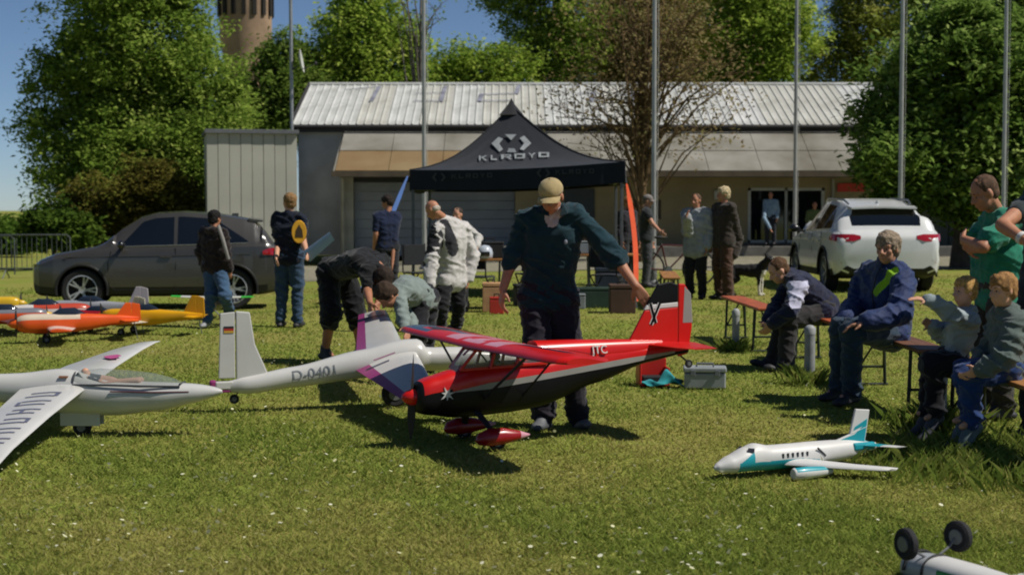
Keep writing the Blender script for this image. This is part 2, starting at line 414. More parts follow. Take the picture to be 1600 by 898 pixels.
    P('canopy_edge', MB().box((7, -2.93, 2.52), (24.8, .1, .17)), mat('brown_edge_board', '#5b5040', .85, .2, 2))
    P('canopy_side', MB().loft([[(-5.36, -.3, 3.8), (-5.36, -2.9, 2.6), (-5.36, -2.9, 2.45), (-5.36, -.3, 2.45)], [(-5.31, -.3, 3.8), (-5.31, -2.9, 2.6), (-5.31, -2.9, 2.45), (-5.31, -.3, 2.45)]]), FIBRE)
    P('canopy_soffit', MB().box((7, -2.05, 2.47), (24.6, 1.7, .05)), mat('soffit', '#57534a', .9, .1))
    # front wall below, at D = 47.6
    yw = -1.3
    def wall(x0, x1, z0, z1, m, nm='front_wall', y=yw, th=.2): MB().box(((x0+x1)/2, y+th/2, (z0+z1)/2), (x1-x0, th, z1-z0)).build(nm, m, t)
    xg0, xg1 = X(553, 47.6), X(805, 47.6); xw0, xw1 = X(1168, 47.6), X(1288, 47.6)
    wall(-5.3, xg0, 0, 2.45, PALEP, 'pillar', yw-.12, .35)
    wall(xg0, xg1, 2.3, 2.45, DARKT, 'lintel')
    for k_ in range(8):   # sectional garage door
        MB().box(((xg0+xg1)/2, yw+.18, .145+k_*.287), (xg1-xg0-.02, .05, .279)).build('door_panel', DOORG, t, bevel=.01)
    wall(xg1, xw0, 0, 2.45, BEIGE); wall(xw0, xw1, 0, .42, BEIGE); wall(xw0, xw1, 2.12, 2.45, BEIGE); wall(xw1, X(1395, 47.6), 0, 2.45, BEIGE)
    # dark door in the beige wall, behind the tent
    MB().box((X(905, 47.6), yw-.02, 1.05), (.95, .06, 2.1)).build('door', mat('dark_door_paint', '#30383a', .5, .1), t, bevel=.01)
    wd = MB(); xm = (xw0+xw1)/2
    for (cx, cz, sx, sz) in ((xw0+.05, 1.27, .09, 1.7), (xw1-.05, 1.27, .09, 1.7), (xm, 1.27, .07, 1.7), (xm, .46, xw1-xw0, .09), (xm, 2.08, xw1-xw0, .09)):
        wd.box((cx, yw+.06, cz), (sx, .1, sz))
    win = wd.build('window', WFRAME, t)
    MB().box(((xw0+xm)/2, yw+.09, 1.27), (xm-xw0-.12, .015, 1.56)).build('pane', PANE, win)
    MB().box(((xw1+xm)/2, yw+.09, 1.27), (xw1-xm-.12, .015, 1.56)).build('pane', PANE, win)
    MB().box((xm, yw-.06, .40), (xw1-xw0+.2, .2, .05)).build('sill', CONC, win)
    MB().box((X(1332, 47.5), yw-.05, 2.13), (.95, .05, .26)).build('sign', REDS, t, bevel=.008)
    # right: ribbed panels of a big door
    MB().tube([(X(1300, 47.6), yw-.08, .1), (X(1300, 47.6), yw-.08, 2.4)], .045, 8).build('downpipe', PALEP, t, smooth=True); MB().tube([(-5.2, -1.55, .1), (-5.2, -1.55, 2.4)], .045, 8).build('downpipe', PALEP, t, smooth=True)
    MB().box((X(1120, 47.6), yw-.08, 1.9), (.2, .12, .28)).build('wall_lamp', WFRAME, t, bevel=.03); MB().box((X(1010, 47.6), yw+.0, 1.45), (.9, .04, .6)).build('notice_board', mat('notice_board_brown', '#4a4030', .7, .2), t, bevel=.01)
    x = X(1395, 47.6); e = 0
    while x < 19.2:
        MB().box((x+.29, yw+.05, 1.22), (.56, .08+.03*(e % 2), 2.44)).build('wall_panel', mat('dull_green_grey_panel', '#55564c', .8, .15, 1.5), t, bevel=.008); x += .58; e += 1
    # satellite mast with dish on the left corner
    P('antenna_mast', MB().tube([(X(459, 48.3), -.75, 0), (X(459, 48.3)-.03, -.75, 10.5)], .055, 10), mat('mast_steel', '#9a9c9c', .45, .1, metal=.6), smooth=True)
    mx_ = X(459, 48.3); dish = MB(); M = frame((mx_+.26, -.95, 6.05), (0, .6, -.1), (-.16, 0, 1)); prof = [(.0, .0), (.2, .02), (.36, .08), (.37, .09), (.2, .035), (.0, .015)]
    dish.lathe(prof, 20, M, caps=False); d = dish.build('satellite_dish', mat('dish_white', '#b9bab2', .5, .05), t, smooth=60)
    MB().tube([(mx_, -.75, 5.8), (mx_+.2, -.9, 5.9)], .025, 6).tube([(mx_+.2, -.93, 5.75), (mx_+.75, -1.0, 5.95)], .015, 6).ell((mx_+.78, -1.0, 5.98), (.05, .05, .06)).build('dish_arm', DARKT, d)
    return t
clubhouse()

def shed():
    D = 45.5; x0, x1 = X(325, D-.6), X(466, D); ztop = 1.5+(325-210)/FPX*D; w = (x1-x0)/math.cos(R(13))
    t = thing('metal_shed', (x0, D-.6, gz(x0, D)), 'pale grey metal clad shed with flat roof beside the clubhouse', 'shed', rz=R(13))
    SH = mat('shed_cladding', '#a6a598', .7, .08, .8, .1, 20); zb = -t.location.z
    n = 8; pw = w/n; H = ztop+zb
    for i in range(n): MB().box((pw*(i+.5), .05, H/2), (pw-.014, .06+.012*(i % 2), H)).build('cladding_panel', SH, t, bevel=.006)
    MB().box((w/2, 1.4, H/2), (w-.02, 2.6, H-.02)).build('wall', SH, t)
    MB().box((w/2, 1.35, H+.05), (w+.1, 2.9, .12)).build('roof_edge', mat('shed_trim', '#5f6264', .6, .1), t, bevel=.01)
shed()

def tower():
    D = 120; c = W(384, 40, D); r = 40/FPX*D*1.0
    t = thing('brick_tower', (c.x, D, gz(c.x, D)), 'old brown brick tower with dark slit windows behind the trees', 'tower')
    BR = mat('tower_brick', '#9a8068', .9, .3, .5, .6, 6); z0 = c.z
    MB().lathe([(r*.82, 0), (r*.82, z0-2), (r*1.0, z0), (r*1.02, z0+4.5), (r*1.1, z0+4.7), (r*1.1, z0+5.2)], 28).build('wall', BR, t, smooth=30)
    for k in range(16):
        a = 2*PI*k/16+.1; MB().box((r*1.0*math.cos(a), r*1.0*math.sin(a), z0+2.6), (.35, .32, 1.9), rz=a).build('slit_window', mat('tower_opening', '#1a1613', .9, 0), t)
    MB().lathe([(r*1.15, z0+5.2), (.05, z0+9)], 28).build('roof', mat('tower_tiles', '#6b3f30', .9, .2, 2), t)
tower()

# ================================================================ trees
BARK = mat('grey_brown_bark', '#4a4034', .95, .3, 6, .8, 25)
def tree(name, label, base, lobes, nleaf, lsize, cols, group=None, trunk_r=.22, cl=.34, seed=1, transl=.52, bark=None, twig=True, fill=.45, limbs=30, bare=0, per=48):
    """lobes: (dx,dy,z,rx,ry,rz) ellipsoids of the crown relative to base"""
    rg = np.random.default_rng(seed); t = thing(name, base, label, 'tree', group)
    lb = np.array(lobes, float); vol = lb[:, 3]*lb[:, 4]*lb[:, 5]; pr = vol**.8/np.sum(vol**.8)
    nc = max(20, nleaf//per)
    pick = rg.choice(len(lb), nc, p=pr); d = rg.normal(0, 1, (nc, 3)); d /= np.linalg.norm(d, axis=1)[:, None]
    rad = (fill + (1-fill)*rg.random(nc)**.6)*(1+.13*np.sin(d[:, 0]*5+pick)+.13*np.sin(d[:, 2]*7+2*pick)+.1*rg.normal(0, 1, nc))
    C = lb[pick, :3] + d*rad[:, None]*lb[pick, 3:]
    csz = cl*.88*(.45+.9*rg.random(nc)); ctint = rg.normal(.5, .2, nc)
    idx = rg.integers(0, nc, nleaf); P = C[idx] + np.clip(rg.normal(0, 1, (nleaf, 3)), -1.7, 1.7)*csz[idx][:, None]*np.array([1, 1, .7])
    P = P[P[:, 2] > .25]; nl = len(P); idx = idx[:nl]
    nrm = rg.normal(0, 1, (nl, 3)); nrm[:, 2] = np.abs(nrm[:, 2])+.8; nrm /= np.linalg.norm(nrm, axis=1)[:, None]
    u = np.cross(nrm, rg.normal(0, 1, (nl, 3))); u /= np.linalg.norm(u, axis=1)[:, None]; v = np.cross(nrm, u)
    s = lsize*(.6+.8*rg.random(nl)); a = u*s[:, None]; b = v*(s*.48)[:, None]; dr = np.zeros((nl, 3)); dr[:, 2] = -s*.25
    V = np.zeros((nl, 4, 3)); V[:, 0] = P-a*.9; V[:, 1] = P+b; V[:, 2] = P+a*1.1+dr; V[:, 3] = P-b
    tint = np.clip(ctint[idx]+rg.normal(0, .13, nl), 0, 1)
    cr = link('crown', quads_mesh('crown', V.reshape(-1, 3), tint, 4), t, [leafmat(name+'_leaf_'+str(seed), cols, transl)]); cr['kind'] = 'stuff'
    # trunk and limbs
    rd = random.Random(seed); ztop = float(np.max(lb[:, 2])); cx, cy = float(np.mean(lb[:, 0])), float(np.mean(lb[:, 1]))
    m = MB(); tp = []; k = 7
    for i in range(k+1):
        f = i/k; tp.append(Vector((cx*f*f+.12*math.sin(3*f+seed)*f, cy*f*f+.1*math.cos(4*f+seed)*f, -.15+(ztop+.1)*f)))
    m.tube(tp, [trunk_r*(1.25 if i == 0 else 1)*(1-.85*i/k) for i in range(k+1)], 9)
    sel = rg.choice(nc, min(nc, limbs), replace=False)
    for q, j in enumerate(sel):
        e = Vector(C[j]); f = .25+.6*rd.random(); st = tp[0].lerp(tp[-1], f); i0 = min(k-1, int(f*k)); st = tp[i0].lerp(tp[i0+1], f*k-i0)
        if st.z > e.z: st = tp[1].lerp(tp[3], rd.random())
        mid = st.lerp(e, .5)+Vector((rd.uniform(-.2, .2), rd.uniform(-.2, .2), .12*(e-st).length)); r0 = trunk_r*(.42-.25*f)
        m.tube([st, st.lerp(mid, .5)+Vector((0, 0, .05)), mid, mid.lerp(e, .55), e], [r0, r0*.75, r0*.5, r0*.3, .012], 6)
        if twig:
            for w_ in range(3):
                e2 = mid.lerp(e, .3+.5*rd.random()); o2 = e2+Vector((rd.gauss(0, .5), rd.gauss(0, .5), rd.uniform(.05, .7)))*cl*2.2
                m.tube([e2, e2.lerp(o2, .5)+Vector((0, 0, .05)), o2], [r0*.3, r0*.18, .008], 5)
    m.build('trunk', bark or BARK, t, smooth=60)
    return t
def lob(px, py, D, r, base, dy=0, ry=None, rz=None):
    p = W(px, py, D+dy)-Vector(base); q = r/FPX*D; return (p.x, p.y, p.z, q, ry/FPX*D if ry else q, rz/FPX*D if rz else q)
GREEN = ['#465628', '#627a32', '#849a44', '#a2b25c']; FRESH = ['#587030', '#7c963a', '#a0b44c', '#bcc868']; DEEP = ['#3a4c24', '#56702e', '#788e40', '#98a858']
def treepx(name, label, px, D, L, n, ls, cols, **k):
    b = G(px, D); return tree(name, label, b, [lob(*q[:2], D, q[2], b, *q[3:]) for q in L], n, ls, cols, **k)
# the big tree at the left
treepx('broadleaf_tree', 'large spreading green tree at the left behind the grey car', 235, 52,
       [(225, 60, 120), (165, 120, 95), (305, 150, 90), (120, 215, 80), (230, 220, 120), (300, 270, 100, -1), (170, 290, 95, -1), (60, 195, 38), (215, -60, 110), (75, 120, 40), (345, 260, 70)],
       150000, .088, ['#4c5e28', '#6e8836', '#92a84a', '#b2c066'], trunk_r=.42, cl=.36, seed=2, limbs=44)
treepx('shrub', 'brownish green budding shrub behind the bonnet of the grey car', 215, 47, [(215, 315, 55), (150, 330, 50), (270, 320, 50), (110, 345, 35), (230, 290, 40)], 26250, .074,
       ['#3c3a1c', '#5a5628', '#7a7438', '#7a8a3a'], trunk_r=.08, cl=.25, seed=3)
treepx('shrub', 'round dark green bush at the left edge of the tree', 85, 46, [(85, 350, 36), (60, 365, 26), (120, 360, 32)], 9000, .1, ['#34481f', '#4e6628', '#708638'], trunk_r=.06, cl=.2, seed=4)
# row behind the clubhouse
BK = 'trees behind the clubhouse'
treepx('broadleaf_tree', 'dark green tree right of the brick tower behind the shed', 430, 66, [(435, 140, 50), (445, 95, 40), (395, 185, 45), (480, 150, 50), (440, 190, 50)], 30940, .105, DEEP, group=BK, cl=.42, seed=5)
treepx('broadleaf_tree', 'bright green tree between the antenna mast and the second pole', 565, 68, [(560, 70, 75), (520, 120, 60), (600, 110, 65), (570, 10, 55), (620, 60, 40), (545, 150, 55)], 40460, .105, FRESH, group=BK, cl=.42, seed=6)
treepx('broadleaf_tree', 'nearly bare forked tree behind the second flagpole', 655, 64, [(650, 40, 30), (690, 20, 25), (640, -30, 30)], 220, .08, DEEP, group=BK, cl=.3, seed=7, trunk_r=.2, limbs=14, bark=mat('grey_bark', '#6a6258', .95, .3, 6, .6, 25))
treepx('broadleaf_tree', 'low bright green tree showing over the roof ridge left of the tent peak', 720, 70, [(720, 115, 50), (690, 130, 40), (760, 125, 50), (790, 110, 45), (720, 150, 40)], 22610, .105, FRESH, group=BK, cl=.4, seed=8)
treepx('broadleaf_tree', 'tall airy tree above the peak of the black tent', 850, 72, [(850, 20, 60), (800, -10, 50), (880, 80, 55), (830, 80, 45), (905, 30, 60), (860, 125, 40), (850, -70, 70)], 35700, .099, ['#4c642c', '#6e8836', '#94a84a', '#b2bc66'], group=BK, cl=.4, seed=9, limbs=36, fill=.55)
treepx('broadleaf_tree', 'olive brown tree behind the reddish tree and third flagpole', 985, 74, [(985, 20, 75), (1040, 60, 70), (940, 90, 55), (1010, 110, 65), (1080, 20, 70), (990, -50, 80)], 40460, .099, ['#565430', '#78743c', '#948a4a', '#a2a45a'], group=BK, cl=.42, seed=10)
treepx('broadleaf_tree', 'fresh green tree between the third and fourth flagpoles', 1170, 70, [(1165, 60, 60), (1190, 110, 55), (1220, 50, 55), (1150, -10, 55), (1140, 120, 35), (1215, 0, 45)], 39270, .105, FRESH, group=BK, cl=.42, seed=11)
treepx('broadleaf_tree', 'airy olive green tree right of the fourth flagpole', 1320, 76, [(1310, 100, 50), (1345, 40, 60), (1280, 125, 50), (1370, 90, 60), (1340, -20, 50), (1395, 20, 45)], 29750, .093, ['#54622c', '#768438', '#98a04a', '#b0b064'], group=BK, cl=.42, seed=12, fill=.55)
treepx('broadleaf_tree', 'dark green tree filling the top right corner behind the chestnut', 1520, 66, [(1480, 20, 75), (1560, 40, 80), (1600, -20, 80), (1510, -60, 80), (1440, -20, 55), (1650, 60, 90)], 39270, .105, DEEP, group=BK, cl=.42, seed=13)
treepx('broadleaf_tree', 'distant green tree mass showing behind the olive brown tree', 1090, 82, [(1090, 40, 70), (1060, 100, 60), (1120, 100, 55), (960, 60, 60), (900, 110, 45)], 26180, .118, GREEN, group=BK, cl=.5, seed=14)
# chestnut in front of the clubhouse at right
treepx('chestnut_tree', 'dense large leaved chestnut tree beside the white car', 1500, 38, [(1480, 120, 100), (1420, 200, 75), (1540, 200, 100), (1560, 100, 85), (1400, 255, 55, -1), (1470, 265, 80), (1570, 280, 85, -.5), (1640, 180, 90), (1500, 60, 60), (1385, 180, 35)],
       80500, .099, ['#3c5226', '#5a7432', '#80994a', '#acbc70'], trunk_r=.24, cl=.3, seed=15, limbs=36, transl=.48)
# sparse reddish tree in front of the roof
treepx('young_maple_tree', 'sparse reddish brown budding tree rising in front of the roof', 1003, 43, [(1000, 60, 110), (950, 140, 90), (1060, 150, 95), (1110, 190, 60), (880, 170, 55), (1000, -20, 100), (990, 190, 75), (1130, 120, 60), (1080, 60, 70)],
       6200, .066, ['#5c5036', '#7c6c48', '#94865c', '#8e905c'], trunk_r=.15, cl=.4, seed=16, limbs=110, bark=mat('warm_bark', '#6b5636', .95, .25, 8, .6, 30), per=8, fill=.3)
# distant hedge at the far left
for i, (px, D, r, py) in enumerate([(-40, 95, 26, 372), (5, 92, 22, 366), (45, 98, 20, 368), (-90, 90, 30, 366), (20, 88, 14, 378)]):
    treepx('distant_bush', ['low distant green bush outside the left edge', 'pale distant bush at the left edge above the barriers', 'distant bush next to the dark bush at left', 'distant tree beyond the left edge', 'small distant bush low at the left edge'][i], px, D, [(px, py, r), (px+r, py+4, r*.8), (px-r, py+4, r*.8)], 2600, .22, ['#34501c', '#506c28', '#6c8438'], group='distant bushes at far left', trunk_r=.06, cl=.5, seed=20+i, limbs=6, twig=False)
# a belt of far trees closing the horizon behind the buildings
far = []; rg = np.random.default_rng(77); k = 60000
u = rg.uniform(-.12, .42, k); D = rg.uniform(92, 106, k); x = u*D; hh = 6.2+1.6*np.sin(x*.21)+1.0*np.sin(x*.57+1)+.6*np.sin(x*1.3); z = hh*rg.random(k)**.75
P = np.stack([x, D, z], 1)+rg.normal(0, .3, (k, 3)); a = rg.normal(0, 1, (k, 3)); a /= np.linalg.norm(a, axis=1)[:, None]; b = np.cross(a, rg.normal(0, 1, (k, 3))); b /= np.linalg.norm(b, axis=1)[:, None]
V = np.stack([P-a*.28, P+b*.16, P+a*.28, P-b*.16], 1)
o = link('far_wood', quads_mesh('far_wood', V.reshape(-1, 3), np.clip(rg.normal(.4, .2, k)+.15*np.sin(x), 0, 1), 4), None, [leafmat('far_wood_leaf', DEEP, .35)])
tag(o, 'far green wood closing the horizon behind the clubhouse', 'wood', kind='stuff')

# ================================================================ flagpoles, barriers
GALV0 = mat('cleat_steel', '#6d7070', .5, .1, metal=.5)
POLE = mat('flagpole_aluminium', '#a5a4a0', .4, .12, 3, metal=.35)
for px, D, h, r, lab in [(663, 37.5, 11, .058, 'tall grey flagpole rising behind the left part of the black tent'), (1021.5, 30.5, 10, .052, 'tall pale flagpole beside the man in the dark vest'),
                      (1242, 44.5, 12, .062, 'tall grey flagpole in front of the clubhouse window'), (1406.5, 35, 11, .058, 'tall grey flagpole rising behind the white car'), (1567.5, 33, 11, .05, 'tall grey flagpole at the right behind the man in green')]:
    b = G(px, D); b.x = W(px, 330, D).x; t = thing('flagpole', b, lab, 'flagpole', 'flagpoles in front of the clubhouse')
    MB().tube([(0, 0, -.1), (0, 0, h*.5), (0, 0, h)], [r, r*.85, r*.6], 12).build('pole', POLE, t, smooth=True)
    MB().lathe([(r*2.2, 0), (r*2.2, .05), (r*1.4, .1), (r*1.35, .3)], 12).build('base_sleeve', mat('pole_sleeve', '#6f7070', .5, .1, metal=.4), t, smooth=30)
    MB().ell((0, 0, h), (r*1.3, r*1.3, r*1.3)).build('finial', POLE, t, smooth=True)
    MB().tube([(r*1.3, -.02, 1.1), (r*1.5, -.03, h*.5), (r*.9, 0, h-.05)], .006, 5).build('halyard', WFRAME, t); MB().box((r*1.2, -.01, 1.1), (.03, .03, .16)).build('cleat', GALV0, t)
GALV = mat('galvanised_tube', '#585d5c', .5, .15, 10, metal=.5)
for i, px in enumerate((-45, 42)):
    D = 40; b = G(px, D); t = thing('crowd_barrier', b, ['galvanised crowd barrier at the left edge of the field', 'galvanised crowd barrier just in front of the grey car nose'][i], 'barrier', 'crowd barriers at the left edge')
    fr = MB(); w = 1.15
    fr.tube([(-w, 0, .12), (-w, 0, 1.05), (-w+.08, 0, 1.12), (w-.08, 0, 1.12), (w, 0, 1.05), (w, 0, .12)], .021, 8); fr.tube([(-w, 0, .25), (w, 0, .25)], .018, 6); fr.build('frame', GALV, t, smooth=True)
    for q in range(17): MB().tube([(-w+.13*(q+1), 0, .25), (-w+.13*(q+1), 0, 1.12)], .009, 5).build('bar', GALV, t)
    for sx in (-1, 1): MB().tube([(sx*w*.8, -.3, 0), (sx*w*.8, -.02, .22), (sx*w*.8, .02, .22), (sx*w*.8, .3, 0)], .016, 6).build('foot', GALV, t)
for i, (px, D, h, r, lab) in enumerate([(1150, 16.1, .42, .04, 'short grey post near the orange bench end'), (1266, 12.95, .47, .046, 'short grey post between the two seated men'), (1470, 10.3, .36, .05, 'worn grey post in the tall grass by the boys')]):
    t = thing('marker_post', G(px, D), lab, 'post', 'short grey posts along the benches')
    MB().tube([(0, 0, -.05), (0, 0, h-.01)], r, 16).build('post', mat('grey_plastic_pipe', '#86888a', .55, .2, 10), t, smooth=50)
    MB().lathe([(r*1.06, h-.05), (r*1.1, h), (r*.6, h+.025), (r*.2, h+.03)], 16).build('cap', mat('pipe_cap', '#96866e' if i else '#8d8f90', .6, .15), t, smooth=50)
# ================================================================ people
def remesh(mb, name, vox, it=4, fold=0, fsc=9, seed=0, joints=None, ridge=0):
    me = mb.mesh(name); o = link(name, me)
    m = o.modifiers.new('r', 'REMESH'); m.mode = 'VOXEL'; m.voxel_size = vox; m.use_smooth_shade = True
    s = o.modifiers.new('s', 'SMOOTH'); s.factor = .5; s.iterations = it
    r = evaluated(o); bpy.data.objects.remove(o); bpy.data.meshes.remove(me); r.name = name
    if fold:
        n = len(r.vertices); co = np.empty(n*3, np.float32); r.vertices.foreach_get('co', co); co = co.reshape(-1, 3)
        no = np.empty(n*3, np.float32); r.vertices.foreach_get('normal', no); no = no.reshape(-1, 3)
        nz = noise.noise
        d = np.array([nz(Vector((c[0]*fsc+seed, c[1]*fsc, c[2]*fsc*.8)))+.3*nz(Vector((c[0]*fsc*1.9, c[1]*fsc*1.9+seed, c[2]*fsc*2.6))) for c in co])*fold*(.55 if ridge else 1)
        if ridge:   # creases: sharp-crested ridges, denser round the joints
            q = np.array([(1-abs(nz(Vector((c[0]*5+c[2]*3+seed, c[1]*5-c[2]*2, c[2]*11+c[0]*4)))))**5 for c in co])-.25
            q2 = np.array([(1-abs(nz(Vector((c[0]*9-c[2]*6+seed, c[1]*9+c[2]*4, c[2]*17-c[0]*5)))))**6 for c in co])-.25
            amp = np.full(n, .45)
            for jt in (joints or []): amp += 1.1*np.exp(-(np.linalg.norm(co-np.array(jt), axis=1)/.12)**2)
            d += ridge*np.minimum(amp, 1.5)*(q+.5*q2)
        co += no*d[:, None]; r.vertices.foreach_set('co', co.ravel()); r.update()
    r.polygons.foreach_set('use_smooth', [True]*len(r.polygons)); return r
def paint(me, mats, zones):
    """zones: [(fn(Vector)->bool, material index)]"""
    for p in me.polygons:
        for fn, i in zones:
            if fn(p.center): p.material_index = i; break
def skin(i=0):
    c = ['#b5846a', '#a8755a', '#c49478', '#9c6a50'][i]
    return mat('skin_%d' % i, c, .55, .08, 18, .12, 150, spec=.35)
EYEW = mat('eye_white', '#8f837a', .4, 0); EYED = mat('eye_dark', '#1c1410', .25, 0)
def hand(mb, w, d, nrm, side, sc=1.0, curl=.5, spread=5):
    """w wrist, d direction of fingers, nrm = palm-facing direction, side=+1 thumb along lat"""
    w = Vector(w); d = Vector(d).normalized(); nrm = Vector(nrm); nrm = (nrm-d*nrm.dot(d)).normalized(); lat = d.cross(nrm)*side
    offs = (.029, .01, -.010, -.028); lens = (.068, .077, .072, .056)
    for k in range(4):
        kn = w+(d*(.092-.004*abs(k-1))+lat*offs[k])*sc
        mb.cap(w+d*.012*sc+lat*offs[k]*.6*sc, kn, .0155*sc, .0125*sc, 8)
        dd = (d+lat*math.tan(R(spread*(1.5-k)))).normalized(); c1 = curl*.55; c2 = curl*1.35; L1 = lens[k]*.55*sc; L2 = lens[k]*.55*sc
        p1 = kn+(dd*math.cos(c1)+nrm*math.sin(c1))*L1; p2 = p1+(dd*math.cos(c2)+nrm*math.sin(c2))*L2
        mb.cap(kn, p1, .0098*sc, .0088*sc, 8); mb.cap(p1, p2, .0088*sc, .0074*sc, 8)
    t0 = w+(d*.022+lat*.026)*sc; t1 = t0+(d*.6+lat*.7+nrm*.35).normalized()*.046*sc; t2 = t1+(d*.85+lat*.3+nrm*.4).normalized()*.034*sc
    mb.cap(t0, t1, .0165*sc, .0115*sc, 8); mb.cap(t1, t2, .011*sc, .0088*sc, 8)
def person(label, px, D, yaw, H=1.75, J=None, head=None, shirt=None, pants=None, shoes='#26262a', hair=('short', '#4a3826'), sk=0, vox=.012, belly=1, group='people on the field', zoff=0, hands=None, eyes=False, jab=None, hem=.0, collar=True):
    base = G(px, D); base.z += zoff; k = H/1.75
    t = thing('person', base, label, 'person', group)
    yr = R(yaw); f = Vector((math.sin(yr), -math.cos(yr), 0)); up = Vector((0, 0, 1)); rt = f.cross(up)
    def bf(x, y, z): return (rt*x + f*y + up*z)*k
    P = dict(pelvis=bf(0, 0, .95), chest=bf(0, .0, 1.28), neck=bf(0, -.01, 1.46), head=bf(0, .02, 1.625))
    for s, q in ((1, 'R'), (-1, 'L')):
        P[q+'S'] = bf(s*.185, 0, 1.415); P[q+'E'] = bf(s*.225, -.03, 1.12); P[q+'W'] = bf(s*.22, .06, .87)
        P[q+'H'] = bf(s*.092, 0, .915); P[q+'K'] = bf(s*.105, .02, .5); P[q+'A'] = bf(s*.115, -.02, .085); P[q+'T'] = bf(s*.13, .17, .03)
    if J:
        for n_, v in J.items(): P[n_] = (v if isinstance(v, Vector) else W(*v))-base if not (isinstance(v, tuple) and len(v) == 4) else bf(*v[:3])
        for q in 'RL':
            if q+'A' in J and q+'T' not in J:
                s = 1 if q == 'R' else -1; P[q+'T'] = P[q+'A']+f*.19*k+rt*s*.02; P[q+'T'].z = .03
    hy, hp = head if head else (yaw, 8); hy = R(hy); hp = R(hp)
    hf = Vector((math.sin(hy)*math.cos(hp), -math.cos(hy)*math.cos(hp), -math.sin(hp))); hu = Vector((math.sin(hy)*math.sin(hp), -math.cos(hy)*math.sin(hp), math.cos(hp))); hr = hf.cross(hu)
    hs = (.93 if H > 1.5 else .93+.35*(1.75-H)/1.75*1.4)*(k if H > 1.5 else 1*k)
    HM = Matrix((hr, hf, hu)).transposed().to_4x4(); HM.translation = P['head']; HM = HM @ Matrix.Diagonal((hs, hs, hs, 1))
    def h(x, y, z): return HM@Vector((x, y, z))
    lat = (P['RS']-P['LS']).normalized(); hl = (P['RH']-P['LH']).normalized()
    if abs(lat.dot(hl)) < .2: hl = lat
    def torso(mb, e=0, low=True):
        sp = [(0, .075, .1, hl), (.35, .062*belly, .098*belly, (hl+lat).normalized()), (.7, .078*(1+(belly-1)*.7), .102*(1+(belly-1)*.8), lat), (1, .098, .1, lat)]
        prev = None
        for i, (tt, w, r, l) in enumerate(sp):
            c = P['pelvis'].lerp(P['chest'], tt); r_ = (r*k+e); w_ = w*k
            mb.cap(c-l*w_, c+l*w_, r_, r_, 12)
            if prev is not None:
                for s in (-1, 0, 1): mb.cap(prev[0]+prev[2]*s*prev[1], c+l*s*w_, prev[3], r_, 12)
            prev = (c, w_, l, r_)
        mid = (P['RS']+P['LS'])/2
        mb.cap(P['RS'].lerp(mid, .18), P['LS'].lerp(mid, .18), .062*k+e, .062*k+e, 10)
        for q in 'RL': mb.cap(P['chest']+lat*(.09 if q == 'R' else -.09)*k, P[q+'S'].lerp(mid, .25), .095*k+e, .066*k+e, 10)
        mb.cap(P['chest'], P['neck']-(P['neck']-P['chest'])*.2, .1*k+e, .06*k+e, 10)
        for q in 'RL': mb.cap(P['neck'].lerp(P['chest'], .12), P[q+'S'].lerp(P['neck'], .2), .05*k+e, .052*k+e, 9)
        mb.cap(P['RH'], P['LH'], .098*k+e, .098*k+e, 12)
    def arm(mb, q, e=0, to=2.0, loose=0):
        S, E, Wr = P[q+'S'], P[q+'E'], P[q+'W']
        mb.cap(S, E if to >= 1 else S.lerp(E, to), .056*k+e, .043*k+e+loose, 10)
        if to > 1: mb.cap(E, E.lerp(Wr, to-1), .043*k+e+loose, (.043+(.029-.043)*(to-1))*k+e+loose, 10); mb.cap(E.lerp(Wr, .0), E.lerp(Wr, min(.35, to-1)), .044*k+e, .042*k+e, 10)
    def leg(mb, q, e=0, to=2.0, loose=0):
        Hh, K, A = P[q+'H'], P[q+'K'], P[q+'A']
        mb.cap(Hh, K if to >= 1 else Hh.lerp(K, to), .09*k+e, (.09+(.06-.09)*min(1, to))*k+e+loose, 12)
        if to > 1:
            mb.cap(K, K.lerp(A, to-1), .06*k+e+loose*.5, (.06+(.038-.06)*(to-1))*k+e+loose, 12)
            back = (K-A).cross(hl).normalized(); back = back if back.dot(f) < 0 else -back
            c = K.lerp(A, .3)+back*.012*k; mb.cap(K.lerp(A, .15), c, .052*k+e, .058*k+e, 10)
    # --- body: one continuous surface
    b = MB(); torso(b); lowneck = P['neck']
    b.cap(lowneck, h(0, -.02, -.06), .058*k, .054*k, 10)
    b.ell(h(0, -.012, .03), (.075*hs, .096*hs, .092*hs), HM.to_3x3().normalized().to_4x4(), 16, 12)
    b.ell(h(0, .022, -.045), (.06*hs, .07*hs, .075*hs), HM.to_3x3().normalized().to_4x4(), 14, 10)
    b.ell(h(0, .058, -.092), (.027*hs, .024*hs, .022*hs), HM.to_3x3().normalized().to_4x4())
    b.cap(h(0, .084, .012), h(0, .108, -.026), .009*hs, .0145*hs, 8); b.cap(h(-.013, .094, -.032), h(.013, .094, -.032), .010*hs, .010*hs, 8)
    b.cap(h(-.042, .066, .028), h(.042, .066, .028), .0155*hs, .0155*hs, 8); b.cap(h(-.02, .083, -.064), h(.02, .083, -.064), .0095*hs, .0095*hs, 8)
    for s in (-1, 1):
        b.ell(h(s*.078, -.008, -.008), (.012*hs, .022*hs, .034*hs), HM.to_3x3().normalized().to_4x4(), 10, 8); b.ell(h(s*.045, .055, -.02), (.022*hs, .02*hs, .024*hs), None, 8, 6)
